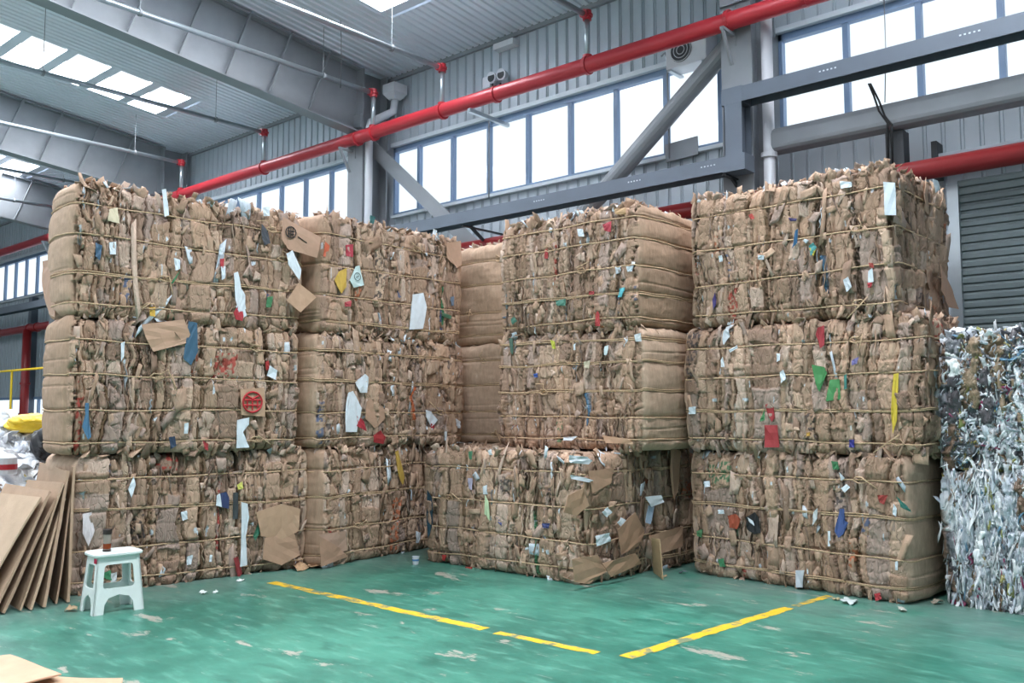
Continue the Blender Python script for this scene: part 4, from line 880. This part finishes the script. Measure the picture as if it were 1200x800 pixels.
# C1 front and end
S('C1', (20, 60, 80), (500, 574), (506, 582), (507, 612), (502, 630), (500, 610), label='dark blue plastic'); S('C1', (190, 215, 165), (568, 580), (572, 588), (574, 610), (568, 602)); S('C1', WH, (565, 570), (570, 568), (571, 579), (566, 579)); S('C1', (50, 60, 120), (635, 613), (644, 613), (643, 619), (636, 618)); S('C1', (190, 40, 36), (518, 650), (523, 650), (521, 657), (518, 656)); S('C1', (170, 50, 40), (545, 664), (553, 664), (552, 669), (545, 669)); S('C1', (60, 130, 90), (549, 529), (553, 528), (553, 538), (550, 538)); S('C1', WH, (571, 528), (575, 526), (577, 533), (573, 533)); S('C1', (70, 80, 150), (582, 606), (588, 613), (587, 616), (583, 612)); S('C1', (180, 170, 200), (548, 560), (553, 560), (553, 574), (549, 572))
S('C1', (176, 146, 112), (660, 600), (666, 580), (684, 572), (690, 592), (676, 604), name='cardboard_flap', side='right', off=0.10); S('C1', WH, (667, 533), (688, 535), (694, 540), (690, 544), (668, 542), side='right', off=0.05); S('C1', WH, (669, 556), (688, 560), (696, 563), (690, 565), (670, 561), side='right', off=0.07, label='torn white paper edge'); S('C1', WH, (698, 628), (714, 624), (716, 634), (700, 640), side='right', off=0.07)
S('C1', WH, (706, 600), (712, 594), (717, 600), (711, 606), side='right', off=0.07); S('C1', WH, (724, 612), (728, 606), (738, 612), (730, 620), side='right', off=0.07); S('C1', (174, 144, 112), (690, 552), (720, 548), (716, 566), (694, 578), name='cardboard_flap', side='right', off=0.06); S('C1', (166, 136, 104), (724, 620), (744, 600), (756, 622), (748, 640), (728, 650), name='cardboard_flap', side='right', off=0.08); S('C1', (180, 150, 116), (670, 655), (700, 650), (712, 668), (690, 684), (674, 682), name='cardboard_flap', side='right', off=0.08); S('C1', (172, 142, 108), (706, 660), (744, 648), (752, 660), (716, 676), name='cardboard_flap', side='right', off=0.12)
S('C0', WH, (756, 582), (775, 580), (778, 588), (764, 594), side='right', off=0.10); S('C0', (140, 160, 185), (760, 592), (767, 592), (762, 614), (757, 612), side='right', off=0.08); S('C0', (178, 148, 116), (760, 628), (800, 616), (800, 640), (776, 648), (764, 640), name='cardboard_flap', side='right', off=0.08)
S('C0', (178, 148, 116), (786, 524), (798, 528), (796, 570), (790, 586), (786, 560), name='cardboard_flap', side='right', off=0.05)
# E3
S('E3', WH, (1035, 213), (1049, 214), (1050, 252), (1037, 252), label='white printed label sheet', off=0.04, side='front'); S('E3', WH, (984, 212), (998, 213), (998, 219), (985, 221)); S('E3', (40, 100, 150), (932, 270), (935, 268), (934, 284), (928, 291)); S('E3', (60, 150, 150), (948, 288), (953, 284), (957, 290), (950, 300)); S('E3', (205, 185, 40), (948, 290), (956, 292), (953, 300)); S('E3', WH, (888, 299), (895, 299), (895, 304), (888, 304)); S('E3', (180, 60, 50), (1018, 308), (1023, 308), (1024, 314), (1019, 313)); S('E3', WH, (1017, 318), (1022, 314), (1024, 330), (1017, 331), label='white film scrap'); S('E3', (186, 40, 50), (1016, 331), (1022, 331), (1021, 337), (1017, 337)); S('E3', (60, 44, 120), (835, 350), (838, 342), (839, 356), (836, 363)); S('E3', WH, (842, 300), (846, 299), (847, 306), (843, 307)); S('E3', (205, 212, 222), (988, 328), (994, 324), (998, 336), (992, 342)); S('E3', (50, 40, 100), (924, 255), (934, 256), (933, 259), (926, 259))
S('E3', (196, 60, 50), (877, 252), (881, 250), (884, 256), (880, 257)); S('E3', (214, 222, 230), (1094, 210), (1100, 212), (1102, 222), (1096, 226), side='right', off=0.05); S('E3', (176, 146, 116), (1102, 310), (1116, 340), (1124, 362), (1112, 360), (1104, 340), name='cardboard_flap', side='right', off=0.1, label='bent grey-brown sheet hanging off the end')
# E2
GR = (70, 150, 80)
S('E2', GR, (951, 427), (966, 430), (969, 437), (960, 459), (956, 450)); S('E2', GR, (972, 445), (984, 444), (985, 468), (968, 470), label='green printing'); S('E2', (180, 44, 52), (958, 384), (966, 381), (966, 404), (961, 408), (956, 392), label='red and white striped scrap'); S('E2', (176, 40, 46), (897, 474), (906, 470), (908, 490), (904, 494), (900, 486)); S('E2', (176, 42, 46), (896, 498), (911, 498), (913, 524), (896, 524), label='red printed panel'); S('E2', (60, 140, 80), (892, 488), (896, 480), (896, 492), (890, 494))
S('E2', (206, 212, 222), (848, 388), (853, 382), (855, 394), (848, 404), (846, 398)); S('E2', WH, (854, 410), (864, 404), (864, 408), (855, 413)); S('E2', WH, (844, 422), (847, 418), (849, 430), (845, 430)); S('E2', WH, (914, 436), (918, 433), (921, 444), (915, 449)); S('E2', (64, 140, 130), (989, 440), (992, 438), (992, 455), (989, 456)); S('E2', (40, 40, 140), (995, 515), (1001, 515), (1001, 524), (995, 524)); S('E2', (225, 190, 40), (1047, 438), (1053, 437), (1051, 492), (1046, 508), (1044, 480), label='yellow strip'); S('E2', (196, 205, 215), (807, 477), (815, 476), (815, 485), (807, 485), label='pale label'); S('E2', (222, 160, 60), (945, 507), (949, 506), (949, 511), (945, 511)); S('E2', WH, (910, 414), (914, 414), (914, 422), (910, 424)); S('E2', (120, 110, 180), (998, 422), (1006, 418), (1004, 426), (998, 428))
# E1
S('E1', (30, 30, 34), (874, 606), (884, 600), (889, 606), (891, 624), (884, 626), (875, 620), label='black plastic lid'); S('E1', WH, (876, 606), (882, 610), (884, 616), (878, 612), off=0.042); S('E1', (176, 70, 40), (853, 604), (862, 602), (868, 608), (864, 620), (855, 618), label='orange-brown printing'); S('E1', WH, (841, 597), (848, 597), (849, 602), (842, 602)); S('E1', (60, 84, 150), (984, 596), (989, 596), (990, 610), (994, 612), (988, 626), (982, 630), (978, 622), label='blue printing'); S('E1', WH, (985, 572), (992, 567), (996, 571), (990, 577)); S('E1', (170, 50, 44), (1028, 580), (1040, 580), (1036, 591), (1030, 588)); S('E1', WH, (1047, 590), (1051, 596), (1050, 605), (1046, 602)); S('E1', (60, 130, 80), (974, 540), (982, 541), (983, 550), (976, 550)); S('E1', (190, 200, 208), (983, 553), (990, 560), (986, 563)); S('E1', (205, 208, 212), (953, 600), (958, 595), (957, 608), (952, 616)); S('E1', WH, (970, 622), (973, 622), (973, 640), (970, 640)); S('E1', (64, 140, 90), (841, 655), (848, 654), (850, 664), (844, 664)); S('E1', WH, (825, 564), (831, 563), (832, 570), (826, 571)); S('E1', (185, 36, 44), (1024, 696), (1031, 694), (1033, 702), (1026, 704)); S('E1', (190, 196, 206), (932, 668), (942, 668), (940, 688), (933, 688)); S('E1', (70, 130, 80), (816, 622), (823, 620), (822, 630), (817, 628)); S('E1', WH, (1049, 658), (1052, 657), (1052, 668), (1049, 668))
S('E1', (60, 160, 140), (1052, 582), (1066, 596), (1068, 600), (1056, 594), side='right', off=0.06)

# ================================================================== LEFT: leaning sheets, film heap, small things
def slab(name, P, th, label, cat, group=None, color=(178, 150, 116), wav=0.006, seed=1, lay=True):
    """thin four-cornered board P = [bottom-near, bottom-far, top-far, top-near] with visible thickness"""
    rg = random.Random(seed); P = [Vector(p) for p in P]; nu, nv = 9, 9; n = (P[1] - P[0]).cross(P[3] - P[0]).normalized(); ph = rg.uniform(0, 6)
    vs = []
    for s in (1, -1):
        for i in range(nu):
            for j in range(nv):
                u, v = i / (nu - 1), j / (nv - 1); p = P[0].lerp(P[1], u).lerp(P[3].lerp(P[2], u), v)
                vs.append(p + n * (wav * sin(3 * u + ph) * sin(4 * v + ph) * (v if lay else 1) + s * th / 2 * (1 - 0.3 * rg.random())))
    k = nu * nv; fs = []
    for i in range(nu - 1):
        for j in range(nv - 1):
            a0 = i * nv + j; fs += [(a0, a0 + nv, a0 + nv + 1, a0 + 1), (k + a0, k + a0 + 1, k + a0 + nv + 1, k + a0 + nv)]
    for i in range(nu - 1):
        a0 = i * nv; fs.append((a0, k + a0, k + a0 + nv, a0 + nv)); a0 = i * nv + nv - 1; fs.append((a0, a0 + nv, k + a0 + nv, k + a0))
    for j in range(nv - 1):
        fs.append((j, j + 1, k + j + 1, k + j)); a0 = (nu - 1) * nv + j; fs.append((a0, k + a0, k + a0 + 1, a0 + 1))
    m1 = MB(); m1.add(vs, fs); mm = mat('kraft_board', srgb(*color), 0.75, noise=0.08, nscale=5, bump=0.15, bscale=40)
    lo = min(vs, key=lambda v: v.z); return m1.build(name, mm, origin=(lo.x, lo.y, min(v.z for v in vs)), label=label, cat=cat, group=group)
LEAN = [((49, 583), (-34, 722), -7.55, 1.25), ((60, 576), (-8, 722), -7.58, 1.2), ((66, 584), (4, 720), -7.60, 0.9), ((76, 566), (24, 717), -7.61, 1.1), ((77, 584), (36, 716), -7.63, 0.8), ((81, 552), (52, 713), -7.64, 1.0), ((86, 572), (66, 709), -7.65, 0.7), ((88, 547), (80, 707), -7.66, 1.0)]
ORD = ['frontmost leaning cardboard sheet, broad pale face at the left edge', 'second leaning cardboard sheet from the front, left of the stool', 'third leaning cardboard sheet from the front, left of the stool', 'fourth leaning cardboard sheet from the front', 'fourth leaning cardboard sheet counted back from the bale', 'third leaning cardboard sheet counted back from the bale', 'second leaning cardboard sheet counted back from the bale', 'leaning cardboard sheet closest to the left stack, nearly upright']
for i, (tp, bt, X, wd) in enumerate(LEAN):
    T = np.array(onX(*tp, X)); B = np.array(ground(*bt)); B[2] = 0.012
    dx = np.array([-wd, 0.06 + 0.02 * i, 0.0])
    slab('cardboard_sheet', [B, B + dx, T + dx + np.array([0, 0, 0.03 * (i % 3 - 1)]), T], 0.016 + 0.006 * (i % 3), ORD[i], 'cardboard sheet', 'cardboard sheets leaning against the left stack', color=[(178, 152, 128), (168, 140, 117), (156, 129, 107), (170, 143, 119)][i % 4], seed=i, wav=0.012)
# sheets on the floor at the lower left corner
def at(x, y, z): return tuple(ground(x, y, z))
slab('cardboard_sheet', [at(-30, 770, 0.03), at(12, 768, 0.05), at(72, 789, 0.06), at(-20, 815, 0.03)], 0.01, 'torn pinkish-brown cardboard sheet on the floor at the lower left corner', 'cardboard sheet', color=(196, 156, 130), seed=21, lay=False)
slab('cardboard_sheet', [at(-30, 800, 0.015), at(60, 793, 0.02), at(144, 795, 0.02), at(140, 830, 0.01)], 0.008, 'pale cardboard sheet lying flat at the bottom left edge', 'cardboard sheet', color=(186, 154, 126), seed=22, lay=False)

# heap of white film behind the leaning sheets
def heap():
    rg = np.random.default_rng(5); n = 90; g_ = np.linspace(-1, 1, n); X, Y = np.meshgrid(g_, g_, indexing='ij'); R = np.sqrt(X ** 2 + Y ** 2)
    H = np.clip(1 - R ** 1.6, 0, 1) * 1.45; H += (H > 0.02) * (0.12 * vn(X * 4, Y * 4, 3) + 0.08 * vn(X * 12, Y * 9, 4) + 0.04 * vn(X * 26, Y * 26, 5)); H = np.clip(H, 0, 3)
    V = np.stack([X * 1.9, Y * 2.2, H], -1).reshape(-1, 3); idx = np.arange(n * n).reshape(n, n)
    Q = np.stack([idx[:-1, :-1], idx[1:, :-1], idx[1:, 1:], idx[:-1, 1:]], -1).reshape(-1, 4); C = FILM[(np.abs(vn(X * 6, Y * 6, 8)) * 30).astype(int).ravel() % len(FILM)]
    m = 900; t = rg.integers(0, n * n, m * 3); t = t[V[t, 2] > 0.05][:m]; m = len(t); P = V[t] + [0, 0, 0.02]
    T = np.tile([1.0, 0, 0], (m, 1)); B = np.tile([0, 1.0, 0], (m, 1)); N = np.tile([0, 0, 1.0], (m, 1)); T, B, N = rotframe(T, B, N, rg.uniform(0, 6, m), rg.normal(0, 0.7, m), rg.normal(0, 0.7, m))
    cc = np.where((rg.random(m) < 0.08)[:, None], FODD[rg.integers(0, len(FODD), m)], FILM[rg.integers(0, len(FILM), m)])
    v, q, c = sheets(P, T, B, N, rg.uniform(0.05, 0.16, m), rg.uniform(0.1, 0.3, m), 0.004, rg, cc, wig=0.02, curl=0.6, nu=4, nv=6)
    o = link('film_heap', fastmesh('film_heap', np.concatenate([V, v]), np.concatenate([Q, q + n * n]), np.concatenate([C, c])), M['film'], label='heap of loose white plastic film left of the left stack', cat='plastic film', kind='stuff')
    o.location = (-10.6, 3.3, 0)
heap()
def sack(name, c, r, rgb, lab, cat, seed, sq=(1, 1, 0.8)):
    bm = bmesh.new(); bmesh.ops.create_icosphere(bm, subdivisions=4, radius=1)
    for v in bm.verts:
        p = v.co.copy(); f = 1 + 0.18 * vn(np.array([p.x * 2 + 3 * p.z]), np.array([p.y * 2]), seed)[0] + 0.07 * vn(np.array([p.x * 7 + 5 * p.z]), np.array([p.y * 7]), seed + 1)[0]
        v.co = Vector((p.x * sq[0], p.y * sq[1], p.z * sq[2])) * f * r
    me = bpy.data.meshes.new(name); bm.to_mesh(me); bm.free(); o = link(name, me, solid(name + '_skin', rgb, 0.4), label=lab, cat=cat); o.location = c; return o
p = onX(35, 497, -10.3); sack('yellow_sack', tuple(p), 0.15, (226, 190, 50), 'crumpled yellow sack on the white film heap', 'sack', 3, (1.1, 1.6, 0.7))
p = onX(58, 520, -9.7); sack('black_bag', tuple(p), 0.2, (24, 24, 28), 'black plastic bag wedged beside the left stack', 'bag', 4, (0.8, 0.9, 1.0))
p = onX(3, 556, -9.3)
m1 = MB(); m1.lathe([(0.10, 0), (0.12, 0.01), (0.12, 0.16), (0.09, 0.19), (0.05, 0.2)], (0, 0, 0)); ro = m1.build('plastic_tub', M['white'], smooth=False, label='small white tub with a red band at the far left edge', cat='tub'); ro.location = tuple(p)
m1 = MB(); m1.lathe([(0.123, 0.05), (0.123, 0.10)], (0, 0, 0)); m1.build('band', M['red'], ro)

# ------------------------------------------------------------------ stool
def stool():
    c = ground(131, 714); yaw = HEAD + radians(44)
    ro = empty('stool', (c[0], c[1], 0), yaw, 'white plastic stool standing before the leftmost stack', 'stool'); Hs = 0.45
    tw_, td = 0.155, 0.11; bw, bd = 0.19, 0.145     # half sizes at top and bottom
    # four shaped walls: arch at the foot, rounded opening above
    def wall(ax):
        wt, wb = (tw_, bw) if ax == 'x' else (td, bd); bm = bmesh.new()
        zt = Hs - 0.03
        hw = lambda z: wb + (wt - wb) * z / zt
        lw = 0.075 if ax == 'x' else 0.055
        outer = [(-hw(0), 0), (-hw(0) + lw, 0), (-hw(.05) + lw + 0.004, 0.07), (-hw(.1) + lw + 0.03, 0.115), (0, 0.135), (hw(.1) - lw - 0.03, 0.115), (hw(.05) - lw - 0.004, 0.07), (hw(0) - lw, 0), (hw(0), 0), (hw(zt), zt), (-hw(zt), zt)]
        z0, z1 = 0.185, 0.36; m_ = 0.055 if ax == 'x' else 0.045; r = 0.025
        inner = []
        for cx_s, cz, a0 in ((1, z0 + r, -90), (1, z1 - r, 0), (-1, z1 - r, 90), (-1, z0 + r, 180)):
            for k in range(5):
                t = radians(a0 + k * 22.5); cx = cx_s * (hw(cz) - m_ - r); inner.append((cx + r * cos(t), cz + r * sin(t)))
        def loop(pts):
            vs = [bm.verts.new((x, 0, z)) for x, z in pts]; return [bm.edges.new((vs[i], vs[(i + 1) % len(vs)])) for i in range(len(vs))]
        es = loop(outer) + loop(inner); bmesh.ops.triangle_fill(bm, edges=es, use_beauty=True)
        ext = bmesh.ops.extrude_face_region(bm, geom=bm.faces[:])
        for e in ext['geom']:
            if isinstance(e, bmesh.types.BMVert): e.co.y += 0.012
        return bm
    for ax, sgn in (('x', -1), ('x', 1), ('y', -1), ('y', 1)):
        bm = wall(ax)
        for v in bm.verts:
            x, y, z = v.co; k = z / (Hs - 0.03)
            if ax == 'x': d = bd + (td - bd) * k; v.co = Vector((x, sgn * (d - y) , z))
            else: d = bw + (tw_ - bw) * k; v.co = Vector((sgn * (d - y), x, z))
        bmesh.ops.recalc_face_normals(bm, faces=bm.faces); me = bpy.data.meshes.new('side_panel'); bm.to_mesh(me); bm.free(); link('side_panel', me, M['stool'], ro)
    m1 = MB(); pr = rect(0.37, 0.275, 0.05); n = len(pr)
    vs = [(x * s, y * s, z) for z, s in ((Hs - 0.03, 0.93), (Hs - 0.022, 1.0), (Hs - 0.008, 1.0), (Hs, 0.95)) for x, y in pr]
    m1.add(vs, [(j * n + i, j * n + (i + 1) % n, (j + 1) * n + (i + 1) % n, (j + 1) * n + i) for j in range(3) for i in range(n)] + [tuple(range(n - 1, -1, -1)), tuple(range(3 * n, 4 * n))])
    m1.build('seat', M['stool'], ro)
    m1 = MB(); m1.box((-tw_ - 0.012, -td + 0.005, Hs - 0.075), (-tw_ - 0.008, -td + 0.05, Hs - 0.04)); m1.build('sticker', solid('pink_sticker', (190, 30, 70)), ro, label='small pink-red sticker')
    return ro, c, yaw
ro, c, yaw = stool()
cx, cy = c[0] + cos(yaw) * -0.06 + sin(yaw) * 0.02, c[1] + sin(yaw) * -0.06 - cos(yaw) * 0.02 
cup = empty('tumbler', (cx, cy, 0.45), 0, 'clear tea tumbler with a dark lid standing on the white stool', 'tumbler')
m1 = MB(); m1.lathe([(0.026, 0.012), (0.027, 0.02), (0.029, 0.13), (0.029, 0.135)]); m1.build('tumbler_wall', M['cup'], cup, smooth=True)
m1 = MB(); m1.lathe([(0.029, 0), (0.03, 0.004), (0.03, 0.014), (0.028, 0.016)]); m1.build('base', M['lid'], cup)
m1 = MB(); m1.lathe([(0.0285, 0.02), (0.0295, 0.06)]); m1.build('tea', M['tea'], cup)
m1 = MB(); m1.lathe([(0.0325, 0.13), (0.0335, 0.132), (0.0335, 0.165), (0.031, 0.17)]); m1.build('lid', M['lid'], cup)

# ------------------------------------------------------------------ small litter
p = ground(487, 661); m1 = MB(); m1.lathe([(0.028, 0), (0.029, 0.002), (0.038, 0.075), (0.040, 0.078), (0.036, 0.078), (0.027, 0.004)]); o = m1.build('paper_cup', M['white'], label='white paper cup on the floor in the corner between two stacks', cat='cup'); o.location = (p[0], p[1], 0)
m1 = MB(); m1.lathe([(0.0335, 0.035), (0.0355, 0.055)]); m1.build('printed_band', solid('cup_blue', (80, 130, 180)), o)
def litter(px, r, rgb, lab, seed, name='paper_litter', cat='litter'):
    rg = np.random.default_rng(seed); P = np.array([[0, 0, 0.012]]); T = np.array([[1.0, 0, 0]]); B = np.array([[0, 1.0, 0]]); N = np.array([[0, 0, 1.0]])
    T, B, N = rotframe(T, B, N, rg.uniform(0, 6, 1), rg.normal(0, 0.1, 1), rg.normal(0, 0.1, 1))
    v, q, c_ = sheets(P, T, B, N, np.array([r]), np.array([r * 1.5]), 0.003, rg, np.array([lin(*rgb)]), wig=0.008, curl=0.3, nu=5, nv=6); v[:, 2] += 0.001 - v[:, 2].min()
    o = link(name, fastmesh(name, v, q, c_), M['cardboard'], label=lab, cat=cat, group='litter on the floor'); g_ = ground(*px); o.location = (g_[0], g_[1], 0)
litter((996, 706), 0.10, (196, 204, 204), 'pale crumpled plastic wrapper on the floor before the right-hand stack', 1)
litter((979, 703), 0.04, (180, 165, 130), 'small tan crumb of card left of the pale wrapper', 2)
litter((1058, 716), 0.05, (190, 190, 180), 'small white scrap at the foot of the right-hand stack corner', 3)
litter((1098, 708), 0.05, (150, 140, 125), 'grey scrap between right-hand stack and film bale', 4)
litter((239, 696), 0.05, (220, 226, 224), 'white paper scrap on the floor before the leftmost stack', 5)
litter((253, 695), 0.03, (220, 226, 224), 'tiny white scrap right of the other white scrap before the leftmost stack', 6)
litter((282, 681), 0.04, (220, 224, 222), 'tiny white scrap at the foot of the leftmost stack right end', 7)
litter((800, 672), 0.06, (130, 125, 140), 'dark film scrap on the floor between the middle and right stacks', 8)
litter((790, 664), 0.10, (120, 100, 84), 'brown crumpled scrap between the middle and right stacks', 9)
litter((776, 676), 0.05, (170, 150, 120), 'small tan scrap before the upright cardboard strip', 10)
litter((368, 664), 0.12, (186, 150, 118), 'flat brown cardboard scrap at the foot of the second stack', 11)
litter((350, 667), 0.14, (182, 148, 116), 'flat brown cardboard scrap between leftmost and second stacks', 12)
litter((84, 716), 0.06, (176, 150, 120), 'small brown scrap under the leaning sheets', 13)
B_ = ground(777, 680); B2 = ground(768, 672); T_ = np.array(B_) + [-0.06, 0.05, 0.36]
slab('cardboard_strip', [B_ + [0, 0, 0.01], B2 + [-0.02, 0, 0.01], T_ + [-0.10, 0.02, 0.0], T_], 0.008, 'upright torn cardboard strip leaning at the middle stack foot', 'cardboard strip', seed=31)
print('verts', sum(len(m.vertices) for m in bpy.data.meshes))
